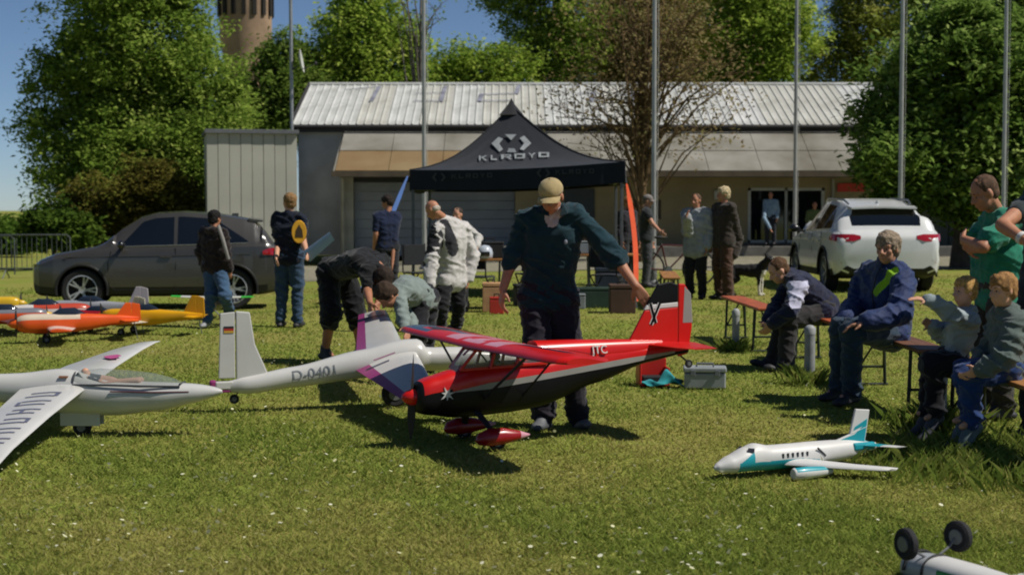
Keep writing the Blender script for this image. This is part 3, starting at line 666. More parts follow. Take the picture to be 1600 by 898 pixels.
    for q in 'RL':
        s = 1 if q == 'R' else -1; arm(b, q); leg(b, q)
        hd = (hands or {}).get(q)
        wd = (P[q+'W']-P[q+'E']).normalized()
        dr, nr, cu, sp_ = hd if hd else (wd, (rt*-s*.8+f*.3), .55, 3)
        dr = Vector(dr).normalized(); nr = Vector(nr); side = 1 if dr.cross(nr).dot(f) > 0 else -1
        b.cap(P[q+'W'].lerp(P[q+'E'], .1), P[q+'W'], .03*k, .026*k, 8); hand(b, P[q+'W'], dr, nr, side, max(.72, k)*1.02, cu, sp_)
        fd = P[q+'T']-P[q+'A']; fd = Vector((fd.x, fd.y, 0)).normalized(); b.cap(P[q+'A'], P[q+'A']+fd*.1*k-Vector((0, 0, .035*k)), .036*k, .026*k, 8)
    me = remesh(b, 'body', vox, 2); link('body', me, t, [skin(sk)])
    if eyes:
        for s in (-1, 1):
            e = MB(); e.ell(h(s*.03, .068, .006), (.0105*hs, .0105*hs, .0075*hs), HM.to_3x3().normalized().to_4x4(), 10, 8); eo = e.build('eye', EYEW, t, smooth=True)
            e = MB(); e.ell(h(s*.03, .0785, .005), (.0062*hs, .004*hs, .0062*hs), HM.to_3x3().normalized().to_4x4(), 8, 6); e.build('iris', EYED, eo, smooth=True)
            MB().cap(h(s*.016, .083, .029), h(s*.046, .072, .031), .0045*hs, .0035*hs, 6, ).build('eyebrow', mat('brow_'+hair[1], hair[1], .9, .1), t, smooth=True)
    # --- hair / cap
    st, hc = hair[0], hair[1]; hm = mat('hair_'+hc, hc, .75, .35, 60, .8, 180, spec=.3)
    R3 = HM.to_3x3().normalized().to_4x4(); hb = MB()
    if st != 'bald':
        g = {'short': .0, 'buzz': -.005, 'full': .010, 'curly': .015, 'cap': -.004, 'fringe': .006}[st]
        hb.ell(h(0, -.026, .042), ((.083+g)*hs, (.094+g)*hs, (.085+g)*hs), R3, 18, 12)
        hb.ell(h(0, -.052, -.01), ((.07+g)*hs, (.062+g)*hs, (.075+g)*hs), R3, 14, 10)
        if st in ('full', 'curly', 'fringe'):
            hb.ell(h(0, .03, .085), (.066*hs, .05*hs, .036*hs), R3, 12, 8)
            for s in (-1, 1): hb.ell(h(s*.072, -.01, .02), (.017*hs, .045*hs, .042*hs), R3, 10, 8)
        if st == 'fringe': hb.ell(h(0, .056, .058), (.06*hs, .032*hs, .028*hs), R3, 12, 8)
    else:
        hb.ell(h(0, -.05, -.02), (.078*hs, .058*hs, .05*hs), R3, 14, 10)
    hme = remesh(hb, 'hair', .009, 1, {'buzz': .002, 'short': .006, 'full': .008, 'curly': .012, 'bald': .003, 'cap': .003, 'fringe': .008}[st], 34 if st != 'curly' else 42, H*10)
    link('hair', hme, t, [hm])
    if st == 'cap':
        cc = hair[2]; cm = cloth('cap_'+cc, cc); c = MB()
        c.ell(h(0, -.008, .05), (.09*hs, .108*hs, .082*hs), R3, 20, 14)
        cme = remesh(c, 'cap', .008, 1, .0015, 20, 3)
        bm = bmesh.new(); bm.from_mesh(cme); inv = HM.inverted()
        bmesh.ops.delete(bm, geom=[v for v in bm.verts if (inv@v.co).z < .028-.012*((inv@v.co).y > .05)], context='VERTS'); bm.to_mesh(cme); bm.free()
        co = link('cap', cme, t, [cm]); so = co.modifiers.new('th', 'SOLIDIFY'); so.thickness = .004
        br = MB(); rings = []
        for i in range(9):
            a = R(-62+124*i/8); x0, y0 = .088*math.sin(a), .098*math.cos(a)-.008; ln = .078*math.cos(a*.72); dz = -.022*(math.sin(a)**2)
            rings.append([h(x0, y0*.96, .036+dz), h(x0*1.04, y0+ln*.55, .034+dz*1.1), h(x0*1.02, y0+ln, .022+dz*1.2), h(x0*1.02, y0+ln, .018+dz*1.2), h(x0*1.04, y0+ln*.55, .028+dz*1.1), h(x0, y0*.96, .031+dz)])
        br.loft(rings).build('brim', cm, co, smooth=60)
        MB().ell(h(0, -.008, .132), (.008*hs, .008*hs, .005*hs)).build('button', cm, co, smooth=True)
    # --- clothes
    ps = pants or dict(c='#23252b', to=1.96)
    pm = cloth('cloth_'+ps['c'], ps['c']); pb = MB(); e = .014
    pb.cap(P['RH'], P['LH'], .104*k+e, .104*k+e, 12); pc = P['pelvis'].lerp(P['chest'], .12)
    pb.cap(pc-hl*.075*k, pc+hl*.075*k, .1*k*((belly-1)*.6+1)+e*.8, .1*k*((belly-1)*.6+1)+e*.8, 12)
    for s in (-1, 0, 1): pb.cap(pc+hl*s*.075*k, P['pelvis'].lerp((P['RH']+P['LH'])/2, .8)+hl*s*.08*k, .1*k+e, .102*k+e, 10)
    for q in 'RL': leg(pb, q, e, ps.get('to', 1.96), ps.get('loose', .014))
    pz = ps.get('zones', []); cv = .0095 if vox < .0105 else .0135; rg_ = .022 if vox < .0125 else .012; pme = remesh(pb, 'trousers', cv, 3, .008, 7, D*3, [P['LK'], P['RK'], P['LH'], P['RH'], P['LA'], P['RA']], rg_)
    nm = 'shorts' if ps.get('to', 2) < 1.5 else 'trousers'; po = link(nm, pme, t, [pm]+[cloth('cloth_'+c, c) for _, c in pz])
    if pz: paint(pme, None, [(fn, i+1) for i, (fn, _) in enumerate(pz)])
    ss = shirt or dict(c='#3a4046', long=True); sm = cloth('cloth_'+ss['c'], ss['c'], ss.get('rough', .9)); sb = MB(); e = ss.get('e', .016)
    torso(sb, e)
    if ss.get('hem', 0):
        hc_ = P['pelvis']-Vector((0, 0, ss['hem'])); sb.cap(hc_-hl*.08*k, hc_+hl*.08*k, .112*k+e, .112*k+e, 12)
        for s in (-1, 0, 1): sb.cap(P['pelvis']+hl*s*.08*k, hc_+hl*s*.08*k, .108*k+e, .112*k+e, 10)
    to = ss.get('to', 1.93 if ss.get('long', True) else .62)
    for q in 'RL': arm(sb, q, e*.85, to, ss.get('loose', .006))
    if ss.get('hood'): sb.cap(P['neck']-f*.08*k-lat*.06*k, P['neck']-f*.08*k+lat*.06*k, .05*k, .05*k, 10); sb.cap(P['neck']+f*.03*k-lat*.06*k, P['neck']+f*.03*k+lat*.06*k, .035*k, .035*k)
    elif collar: sb.cap(P['neck'].lerp(P['chest'], .05), P['neck'].lerp(P['head'], .1), .062*k, .062*k, 10)
    sme = remesh(sb, 'shirt', cv, 3, ss.get('fold', .011)*.8, 7, D*7, [P['LE'], P['RE'], P['LS']*.9+P['chest']*.1, P['RS']*.9+P['chest']*.1, P['pelvis']*.6+P['chest']*.4], rg_)
    zz = ss.get('zones', []); so = link(ss.get('n', 'shirt'), sme, t, [sm]+[cloth('cloth_'+c, c) for _, c in zz])
    if zz: paint(sme, None, [(fn, i+1) for i, (fn, _) in enumerate(zz)])
    for q in 'RL':
        A, T = P[q+'A'], P[q+'T']; d = (T-A); dxy = Vector((d.x, d.y, 0)).normalized(); s = MB(); zt = T.z if abs(T.z-.03) > .05 else .03
        heel = A-dxy*.045*k; heel.z = A.z-.05*k; toe = A+dxy*.165*k; toe.z = zt+.01
        fz = (Vector((0, 0, 1)), .72); s.cap(heel, toe, .046*k, .04*k, 10, flat=fz); s.cap(heel.lerp(toe, .3), toe-dxy*.02, .048*k, .046*k, 10, flat=fz); s.cap(A, A.lerp(toe, .5)-Vector((0, 0, .012)), .05*k, .042*k, 10); s.cap(A+Vector((0, 0, .03)), A-Vector((0, 0, .02)), .05*k, .05*k, 10)
        link('shoe', remesh(s, 'shoe', .012, 2, .002, 20), t, [mat('shoe_'+shoes, shoes, .6, .15, 12)])
    t['_P'] = [0]; del t['_P']
    return t, P, base, HM

def near_seg(a, b, r, base):
    a, b = Vector(a)-base, Vector(b)-base; d = b-a; L = d.length_squared
    def fn(c): tt = min(1, max(0, (c-a).dot(d)/L)); return (c-a-d*tt).length < r
    return fn
V3 = Vector
FIELD = 'people standing around the model aircraft'; SEATED = 'people sitting on the benches'; FARP = 'people near the clubhouse'
# 1 the man in the cap holding the red aircraft by its fin
b0 = G(870, 10.38)
t1, P1, B1, H1 = person('man in beige cap and dark teal pullover holding the red aircraft by its fin', 870, 10.38, -6, 1.75,
    dict(pelvis=(857, 455, 10.42), chest=(862, 368, 10.34), neck=(866, 326, 10.28), head=(861, 307, 10.2), RS=(820, 344, 10.36), LS=(902, 336, 10.3), RE=(800, 404, 10.36), RW=(786, 452, 10.3),
         LE=(960, 400, 10.25), LW=(993, 446, 10.12), RH=(834, 468, 10.42), LH=(880, 468, 10.42), RK=(844, 566, 10.32), LK=(892, 568, 10.36), RA=(850, 653, 10.3), LA=(905, 660, 10.42), RT=(836, 668, 10.12), LT=(916, 676, 10.25)),
    head=(-14, 24), shirt=dict(c='#123039', to=1.12, n='pullover', loose=.012, hem=.05, fold=.013, zones=[(near_seg(W(864, 332, 10.19), W(861, 343, 10.17), .072, b0), '#b2a7ae'), (near_seg(W(862, 346, 10.17), W(859, 368, 10.16), .04, b0), '#b2a7ae')]),
    pants=dict(c='#221e27', loose=.02), shoes='#5c5e62', hair=('cap', '#5a4632', '#a08e66'), sk=1, vox=.0075, group=FIELD, eyes=True,
    hands=dict(L=(V3((.55, -.02, -.8)), V3((.1, 1, -.1)), .3, 3), R=(V3((-.12, -.1, -1)), V3((.8, .3, 0)), .7, 1)))
# collar flaps, and pocket seams
CLT = cloth('collar_teal', '#0e262d')
for s_ in (-1, 1):
    a0 = P1['neck']+V3((s_*.052, -.075, .012)); MB().add([a0+V3((s_*.012, .05, .03)), a0+V3((0, -.02, .02)), a0+V3((-s_*.016, -.055, -.06)), a0+V3((s_*.034, -.05, -.045)), a0+V3((s_*.05, .03, .0))], [(0, 1, 2, 3, 4)]).build('collar', CLT, t1).modifiers.new('t', 'SOLIDIFY').thickness = .006
# chest emblem
MB().ell(W(884, 378, 10.2)-B1, (.012, .006, .016)).build('emblem', mat('emblem_grey', '#7d828c', .8, .1), t1)
# 3 man bending over the far wing tip
person('man in black shirt and shorts bending over the wing tip of the white glider', 525, 14.8, 50, 1.8,
    dict(pelvis=(524, 420, 14.85), chest=(564, 409, 14.5), neck=(590, 417, 14.3), head=(597, 437, 14.15), RS=(573, 424, 14.22), LS=(597, 406, 14.6), RE=(574, 455, 14.05), RW=(578, 473, 13.85), LE=(601, 452, 14.25), LW=(590, 474, 13.95),
         RH=(513, 430, 14.75), LH=(540, 428, 14.95), RK=(517, 492, 14.6), LK=(556, 490, 14.9), RA=(508, 548, 14.7), LA=(563, 543, 15.0)),
    head=(40, 78), shirt=dict(c='#121214', long=False, to=.8, hem=.03), pants=dict(c='#101115', to=1.12, loose=.03), shoes='#2c2c2e', hair=('full', '#2e2118'), sk=3, vox=.010, group=FIELD,
    hands=dict(R=(V3((.1, -.4, -.7)), V3((.5, .3, -.2)), .6, 4), L=(V3((0, -.4, -.7)), V3((-.5, .2, -.2)), .6, 4)))
# 4 person in grey bending over the glider fuselage
person('person in grey green sweatshirt bending behind the white glider fuselage', 655, 13.55, -70, 1.72,
    dict(pelvis=(660, 462, 13.7), chest=(634, 452, 13.45), neck=(615, 455, 13.25), head=(604, 462, 13.1), LS=(624, 462, 13.2), RS=(634, 446, 13.65), LE=(627, 492, 13.05), LW=(634, 514, 12.85), RE=(640, 485, 13.6), RW=(645, 512, 13.3),
         LH=(655, 470, 13.6), RH=(668, 468, 13.8), LK=(652, 528, 13.5), RK=(664, 526, 13.8), LA=(655, 582, 13.6), RA=(668, 578, 13.85)),
    head=(-60, 60), shirt=dict(c='#75807c', long=True, n='sweatshirt', fold=.014), pants=dict(c='#1c1c22'), hair=('full', '#3a2a1c'), sk=1, vox=.011, group=FIELD)
# 6 elderly man with white and black jacket
b6 = G(700, 19)
def strip6(c):  # black shoulder yoke and sleeves
    return False
zs6 = [(near_seg(W(676, 366, 18.75), W(673, 393, 18.7), .14, b6), '#1f1f24'), (near_seg(W(672, 415, 18.65), W(669, 436, 18.6), .11, b6), '#1f1f24'), (near_seg(W(692, 352, 18.8), W(709, 390, 18.8), .085, b6), '#24242a')]
person('stooping bald man in white and black jacket looking down left', 700, 19, -140, 1.76,
    dict(pelvis=(706, 432, 19), chest=(705, 372, 18.95), neck=(692, 341, 18.85), head=(676, 328, 18.75), LS=(681, 362, 18.72), RS=(724, 356, 19.15), LE=(674, 408, 18.62), LW=(670, 448, 18.5), RE=(738, 400, 19.2), RW=(732, 436, 19.1),
         LH=(696, 440, 18.9), RH=(716, 440, 19.1), LK=(690, 478, 18.75), RK=(716, 478, 19.05), LA=(690, 506, 18.8), RA=(714, 505, 19.15)),
    head=(-115, 38), shirt=dict(c='#b7b3b0', long=True, n='jacket', e=.032, hem=.06, loose=.018, fold=.010, zones=zs6), pants=dict(c='#131317', loose=.02), hair=('bald', '#b0a496'), sk=1, vox=.011, group=FIELD)
# 20 helper behind him
person('helper in white shirt half hidden behind the bald man', 716, 22, -30, 1.5, dict(LE=(748, 372, 21.9), LW=(742, 398, 21.6)), shirt=dict(c='#b9b6b2', to=1.5), pants=dict(c='#16161a'), hair=('short', '#3a3028'), group=FIELD, vox=.014)
# 5 young man by the tent leg
b5 = G(605, 24)
person('young man in dark blue shirt with grey sleeve near the blue tent strap', 606, 24, -150, 1.7, dict(RE=(615, 375, 24.0), RW=(613, 412, 23.9)), head=(-110, 22), shirt=dict(c='#16203a', long=False, to=.7), pants=dict(c='#23252b'), hair=('full', '#241a14'), sk=1, vox=.014, group=FIELD)
# 2 navy shirt with yellow emblem
t2, P2, B2, H2 = person('young person in navy shirt with yellow round back emblem and jeans', 452, 19.45, 168, 1.71,
    dict(RE=(474, 378, 19.3), RW=(480, 396, 18.95), LE=(434, 378, 19.5), LW=(432, 402, 19.2)), head=(-140, -4), shirt=dict(c='#101828', long=False, to=.75, hem=.05), pants=dict(c='#2e4258', loose=.012), hair=('full', '#8a6a44'), sk=2, vox=.012, group=FIELD)
em = MB(); c = W(469, 362, 19.22)-B2
EM = frame(c+V3((0, -.095, 0)), (1, .12, 0), (0, .04, 1))
em.lathe([(.0, 0), (.115, 0), (.11, .012), (0, .012)], 24, EM@Matrix.Diagonal((.8, 1.25, 1, 1)))
eo = em.build('back_emblem', mat('emblem_yellow', '#d29a20', .8, .1), t2, smooth=30)
MB().prism([(-.05, -.07), (.05, -.07), (.04, .02), (0, .09), (-.04, .02)], .016, EM).build('emblem_mark', mat('emblem_dark', '#3a2a12', .8, .1), eo)
# 1b boy with dark jacket
b7 = G(335, 19.25)
t7, P7, B7, H7 = person('boy in dark brown hooded jacket with shoulder strap and jeans walking', 336, 19.25, 150, 1.47,
    dict(LK=(330, 463, 19.2), LA=(322, 502, 19.15), RK=(352, 462, 19.1), RA=(360, 490, 19.4), LT=(314, 511, 19.0), RT=(372, 496, 19.6)), shirt=dict(c='#241d1c', long=True, n='jacket', e=.03, loose=.015, hem=.04, hood=True), pants=dict(c='#3a5470', loose=.015), hair=('full', '#14110f'), sk=1, vox=.012, group=FIELD, shoes='#8a8c90')
a_, c_ = W(341, 352, 19.04)-B7, W(357, 405, 19.02)-B7
MB().tube([a_, a_.lerp(c_, .4)+V3((.01, -.03, 0)), c_], [.02, .024, .02], 8, sq=(1, .4)).build('shoulder_strap', mat('strap_grey', '#8d8a86', .8, .1), t7, smooth=True)
# far group
person('man in grey cap and dark vest standing beside the pale flagpole', 1010, 29.6, 80, 1.8, dict(RE=(1020, 350, 29.3), RW=(1032, 362, 29.0)), shirt=dict(c='#2a2e30', long=False, to=.4, e=.03, n='vest', zones=[]), pants=dict(c='#3a3c40'), hair=('cap', '#6a6058', '#77706c'), sk=0, vox=.014, group=FARP)
person('person in dark clothes half hidden by the orange strap', 980, 30.3, 40, 1.76, shirt=dict(c='#26242a', long=True), pants=dict(c='#2a2c30'), hair=('full', '#8a6038'), sk=1, vox=.014, group=FARP)
person('man in loose pale grey shirt with one hand at his chest', 1087, 25.4, -28, 1.75, dict(RE=(1074, 362, 25.1), RW=(1074, 338, 24.8)), head=(-35, 5), shirt=dict(c='#8c9092', long=True, e=.034, hem=.16, loose=.02, fold=.016), pants=dict(c='#1e1e20', loose=.02), hair=('short', '#5a4434'), sk=1, vox=.012, group=FARP, shoes='#1c1c1e')
person('tall man with blond white hair, dark jacket and brown trousers', 1130, 25.2, -62, 1.86, dict(LE=(1153, 375, 25.2), LW=(1146, 400, 25.1)), head=(-75, 4), shirt=dict(c='#332c26', long=True, e=.032, n='jacket', hem=.06, loose=.02), pants=dict(c='#4a3428', loose=.03), hair=('curly', '#c4b18c'), sk=1, vox=.012, group=FARP, shoes='#2a2420')
person('visitor in light blue sleeves standing at the clubhouse window', 1203, 46.4, -20, 1.62, dict(RE=(1194, 340, 46.2), RW=(1204, 358, 46.0)), zoff=.35, shirt=dict(c='#7f95a8', long=True), pants=dict(c='#22262e'), hair=('short', '#2a2018'), sk=1, vox=.018, group=FARP)
bb = G(1271, 46.5); bb.z += .35
person('visitor seated at the clubhouse window behind the white car bonnet', 1271, 46.5, -5, 1.7, dict(pelvis=bb+V3((0, 0, .53)), chest=bb+V3((0, -.02, .88)), neck=bb+V3((0, -.02, 1.05)), head=bb+V3((0, -.05, 1.22)), RS=bb+V3((-.18, 0, 1.0)), LS=bb+V3((.18, 0, 1.0)), RE=bb+V3((-.24, -.1, .75)), LE=bb+V3((.24, -.1, .75)), RW=bb+V3((-.12, -.3, .68)), LW=bb+V3((.12, -.3, .68)),
    RH=bb+V3((-.09, 0, .5)), LH=bb+V3((.09, 0, .5)), RK=bb+V3((-.12, -.42, .5)), LK=bb+V3((.12, -.42, .5)), RA=bb+V3((-.12, -.4, .09)), LA=bb+V3((.12, -.4, .09))), zoff=.35, shirt=dict(c='#5f6a3c', long=True), pants=dict(c='#22262e'), hair=('short', '#2a2018'), sk=1, vox=.018, group=FARP)
# seated men
b12 = G(1288, 14.2)
person('seated man leaning forward in navy hoodie with pale sleeve panel', 1288, 14.2, -92, 1.8,
    dict(pelvis=(1290, 478, 14.25), chest=(1252, 446, 14.2), neck=(1231, 430, 14.2), head=(1216, 423, 14.15), LS=(1248, 448, 13.95), RS=(1238, 438, 14.5), LE=(1236, 486, 13.82), LW=(1207, 506, 13.9), RE=(1215, 478, 14.5), RW=(1200, 503, 14.2),
         LH=(1288, 488, 14.1), RH=(1286, 486, 14.4), LK=(1232, 500, 13.95), RK=(1226, 496, 14.4), LA=(1228, 575, 13.9), RA=(1206, 568, 14.35)),
    head=(-80, 32), shirt=dict(c='#20243a', long=True, n='hoodie', e=.028, loose=.014, fold=.014, zones=[(lambda c: abs((c+b12).x-X(1247, 13.9)) < .1 and .60 < (c+b12).z < .84 and (c+b12).y < 13.99, '#b0b0c4')]),
    pants=dict(c='#2c2a2a', loose=.022), hair=('short', '#5a3f26'), sk=2, vox=.0095, group=SEATED, eyes=True, hands=dict(L=(V3((-.5, .3, -.6)), V3((-.2, .8, 0)), .7, 3)))
b13 = G(1385, 11.75)
t13, P13, B13, H13 = person('seated grey haired man in royal blue jacket with lime chest flash', 1385, 11.75, -55, 1.8,
    dict(pelvis=(1390, 515, 11.8), chest=(1383, 452, 11.75), neck=(1387, 414, 11.66), head=(1386, 388, 11.58), RS=(1353, 430, 12.0), LS=(1413, 434, 11.52), RE=(1336, 478, 11.95), RW=(1318, 498, 11.6), LE=(1405, 492, 11.3), LW=(1352, 503, 11.22),
         RH=(1376, 520, 11.95), LH=(1396, 522, 11.66), RK=(1314, 512, 11.6), LK=(1332, 516, 11.3), RA=(1312, 606, 11.72), LA=(1330, 612, 11.45)),
    head=(-38, 6), shirt=dict(c='#182c58', long=True, n='jacket', e=.034, loose=.018, fold=.016, rough=.6, zones=[(near_seg(W(1364, 456, 11.62), W(1396, 424, 11.5), .043, b13), '#8fc01e')]),
    pants=dict(c='#26384a', loose=.018), hair=('curly', '#8f7f6c'), sk=0, vox=.0085, belly=1.18, group=SEATED, eyes=True, hands=dict(R=(V3((-.3, -.2, -.7)), V3((.5, .3, -.3)), .8, 3), L=(V3((-.8, .15, -.2)), V3((0, 0, -1)), .5, 3)))
person('blond boy in pale grey hoodie pointing left with outstretched arm', 1490, 9.85, -78, 1.22,
    dict(pelvis=(1492, 556, 9.85), chest=(1500, 514, 9.8), neck=(1504, 484, 9.78), head=(1507, 455, 9.73), LS=(1514, 503, 9.64), RS=(1499, 498, 9.94), LE=(1481, 484, 9.58), LW=(1449, 468, 9.6), RE=(1478, 524, 9.95), RW=(1455, 508, 9.85),
         LH=(1492, 566, 9.75), RH=(1490, 562, 9.93), LK=(1458, 572, 9.7), RK=(1452, 568, 9.95), LA=(1462, 646, 9.72), RA=(1452, 640, 9.98)),
    head=(-72, 2), shirt=dict(c='#8b9699', long=True, n='hoodie', e=.018, loose=.008, hood=True, hem=.03, zones=[(lambda c: False, '#20242a')]), pants=dict(c='#17181e', loose=.02), hair=('fringe', '#bd9355'), sk=2, vox=.0085, group=SEATED, eyes=True, shoes='#3a3c44',
    hands=dict(L=(V3((-.9, 0, .1)), V3((0, .3, -.9)), .25, 3)))
person('boy with reddish fair hair in dark grey green hoodie at the bench end', 1566, 9.25, -76, 1.38,
    dict(pelvis=(1574, 566, 9.3), chest=(1572, 518, 9.22), neck=(1566, 482, 9.15), head=(1566, 453, 9.08), LS=(1590, 505, 9.0), RS=(1562, 500, 9.42), LE=(1572, 560, 8.92), LW=(1532, 578, 8.95), RE=(1545, 550, 9.45), RW=(1520, 575, 9.3),
         LH=(1572, 576, 9.18), RH=(1570, 572, 9.4), LK=(1512, 584, 9.05), RK=(1508, 580, 9.32), LA=(1520, 658, 9.1), RA=(1512, 650, 9.38)),
    head=(-68, 8), shirt=dict(c='#515c58', long=True, n='hoodie', e=.024, loose=.012, hood=True, hem=.03, fold=.016), pants=dict(c='#1b3564', loose=.012), hair=('fringe', '#9c7344'), sk=2, vox=.0085, group=SEATED, eyes=True, shoes='#4a5a5c')
zp = [P13['neck']+V3((-.055, -.075, .03)), P13['neck'].lerp(P13['chest'], .45)+V3((-.11, -.125, 0)), P13['chest']+V3((-.13, -.135, -.02)), P13['chest'].lerp(P13['pelvis'], .5)+V3((-.135, -.14, 0)), P13['pelvis']+V3((-.12, -.12, .04))]
MB().tube(zp, .006, 6).build('zipper', mat('zip_dark', '#0f1a30', .5, .1), t13)
cl = MB(); nk = P13['neck']+V3((-.01, -.01, .035)); cl.tube([nk+V3((.068*math.cos(a_), .068*math.sin(a_), 0)) for a_ in [2*PI*i/16+R(245) for i in range(1, 16)]], .016, 7, sq=(2.0, .6)); cl.build('jacket_collar', cloth('cloth_#182c58', '#182c58'), t13, smooth=60)
# standing at right
person('stout man in green shirt standing with folded arms behind the boys', 1556, 10.8, -82, 1.84,
    dict(head=(1537, 302, 10.68), neck=(1556, 332, 10.75), chest=(1562, 378, 10.8), pelvis=(1560, 448, 10.82), LS=(1580, 350, 10.52), RS=(1548, 348, 11.0), LE=(1536, 386, 10.36), LW=(1506, 374, 10.62), RE=(1522, 384, 11.08), RW=(1510, 386, 10.72)),
    head=(-78, 26), shirt=dict(c='#267a62', long=False, to=.72, hem=.07, e=.022, loose=.02), pants=dict(c='#3a3630'), hair=('short', '#5a4230'), sk=1, vox=.0085, belly=1.4, group=FIELD, eyes=True,
    hands=dict(L=(V3((.1, .9, .05)), V3((.9, 0, 0)), .5, 2), R=(V3((.35, -.8, .0)), V3((.8, .2, 0)), .6, 2)))
t17, P17, B17, H17 = person('person with bare forearms and white wristband cut off by the right edge', 1640, 9.75, -50, 1.86,
    dict(RE=(1566, 352, 9.5), RW=(1606, 378, 9.3), RS=(1612, 315, 9.85), LS=(1668, 318, 9.5)), shirt=dict(c='#2c3438', long=False, to=.5), pants=dict(c='#2a2c30'), hair=('short', '#4a3424'), sk=1, vox=.0095, group=FIELD)
d_ = (P17['RW']-P17['RE']).normalized(); c_ = P17['RE'].lerp(P17['RW'], .78)
MB().tube([c_-d_*.016, c_+d_*.016], .04, 14).build('wristband', mat('white_band', '#c8c4c0', .6, .1), t17, smooth=30)

# ================================================================ dog
def dog():
    D = 26.6; b = G(1168, D); t = thing('dog', b, 'black dog with white chest and paws standing by the tall man', 'dog')
    m = MB(); c = lambda *a, **k: m.cap(*a, **k)
    f = 1  # faces right
    c((-.28, 0, .5), (.02, 0, .49), .105, .12); c((.02, 0, .49), (.22, 0, .48), .125, .145); c((-.28, 0, .5), (-.33, 0, .48), .105, .1)
    c((.26, -.02, .54), (.40, -.06, .68), .1, .075); c((.42, -.06, .72), (.47, -.08, .70), .075, .07); c((.5, -.09, .69), (.6, -.12, .66), .045, .032)
    for s in (-1, 1):
        c((.4, -.06+s*.05, .77), (.375, -.07+s*.075, .83), .03, .012)
        c((.23, s*.07, .44), (.25, s*.08, .25), .06, .035); c((.25, s*.08, .25), (.25, s*.08, .04), .035, .026); c((.25, s*.08, .03), (.3, s*.08, .025), .03, .025)
        c((-.3, s*.07, .46), (-.22, s*.09, .32), .085, .055); c((-.22, s*.09, .32), (-.36, s*.09, .2), .05, .03); c((-.36, s*.09, .2), (-.33, s*.09, .04), .03, .026); c((-.33, s*.09, .03), (-.27, s*.09, .025), .03, .025)
    c((-.4, 0, .5), (-.52, 0, .36), .04, .045); c((-.52, 0, .36), (-.6, 0, .28), .045, .02)
    me = remesh(m, 'body', .014, 2, .012, 16); o = link('body', me, t, [mat('black_fur', '#131214', .85, .3, 30, .8, 120), mat('white_fur', '#c9c3b4', .9, .15, 30, .6, 120)])
    paint(me, None, [(lambda p: p.x > .2 and p.z < .22, 1), (lambda p: p.x > .27 and p.z < .5 and abs(p.y) < .1, 1), (lambda p: p.x > .57, 1)])
    MB().ell((.625, -.127, .665), (.016, .016, .013)).build('nose', mat('dog_nose', '#0b0b0b', .3, 0), t)
    for s in (-1, 1): MB().ell((.505, -.09+s*.045, .725), (.011, .011, .011)).build('eye', EYED, t)
    t.rotation_euler = (0, 0, R(-25)); t.scale = (.9, .9, .9)
dog()
# ================================================================ aircraft helpers
def superring(x, yc, zc, hw, ht, hb, e=2.3, n=28):
    r = []
    for j in range(n):
        a = 2*PI*j/n; c, s = math.cos(a), math.sin(a); yy = math.copysign(abs(c)**(2/e), c)*hw; zz = math.copysign(abs(s)**(2/e), s)*(ht if s > 0 else hb); r.append(Vector((x, yc+yy, zc+zz)))
    return r
def interp_st(st, n):
    xs = np.array([s[0] for s in st]); A = np.array(st, float); o = np.argsort(xs); xs = xs[o]; A = A[o]; m = len(xs)
    # monotone-ish cubic (catmull) interpolation
    T = np.gradient(A, xs, axis=0); q = np.linspace(xs[0], xs[-1], n); out = []
    for x in q:
        i = min(m-2, max(0, np.searchsorted(xs, x)-1)); h = xs[i+1]-xs[i]; t = (x-xs[i])/h
        h00 = 2*t**3-3*t**2+1; h10 = t**3-2*t**2+t; h01 = -2*t**3+3*t**2; h11 = t**3-t**2
        v = h00*A[i]+h10*h*T[i]*.6+h01*A[i+1]+h11*h*T[i+1]*.6; v[0] = x; lo = np.minimum(A[i], A[i+1]); hi = np.maximum(A[i], A[i+1]); out.append(np.clip(v, lo-1e-6, hi+1e-6))
    return out
def fuselage(name, st, mats, parent, zone=None, n=48, e=2.3, nr=28):
    """st: (x, yc, zc, hw, ht, hb); zone(c)->material index"""
    mb = MB(); rings = [superring(*[float(v) for v in s], e, nr) for s in interp_st(st, n)]; mb.loft(rings)
    o = mb.build(name, mats, parent)
    if zone: paint_n(o.data, zone)
    auto_smooth(o.data, 50); return o
def paint_n(me, zone):
    for p in me.polygons: p.material_index = zone(p.center, p.normal)
AF = [(0, 0), (.02, .035), (.08, .066), (.2, .092), (.35, .098), (.55, .08), (.78, .045), (.97, .010), (1, .004)]
def airfoil(le, chord, fx, up, th=.12):
    k = th/.12; pts = []
    for u, z in AF: pts.append(le+fx*(-u*chord)+up*(z*chord*k))
    for u, z in AF[::-1][:-1]: pts.append(le+fx*(-u*chord)-up*(z*chord*k*.38))
    return pts
def wing(name, secs, mats, parent, zone=None, sub=10, th=.12, fx=V3((1, 0, 0)), up=V3((0, 0, 1))):
    """secs: [(LE vector, chord)] spanwise"""
    rings = []
    for i in range(len(secs)-1):
        (a, ca), (b, cb) = secs[i], secs[i+1]
        for q in range(sub+(i == len(secs)-2)):
            t = q/sub; rings.append(airfoil(Vector(a).lerp(Vector(b), t), ca+(cb-ca)*t, fx, up, th))
    mb = MB(); mb.loft(rings); o = mb.build(name, mats, parent)
    if zone: paint_n(o.data, zone)
    auto_smooth(o.data, 45); return o
def plate(name, poly, th, m, parent, M):
    return MB().prism(poly, th, M@Matrix.Translation((0, 0, -th/2))).build(name, m, parent, bevel=th*.3)
TYRE = mat('rubber_tyre', '#17171a', .85, .15, 20, .2, 80); HUB = mat('wheel_hub_grey', '#6d6f72', .45, .1, metal=.4); BLK = mat('black_film', '#09090b', .42, .05, spec=.25); MBLK = mat('matt_black', '#141416', .7, .1)
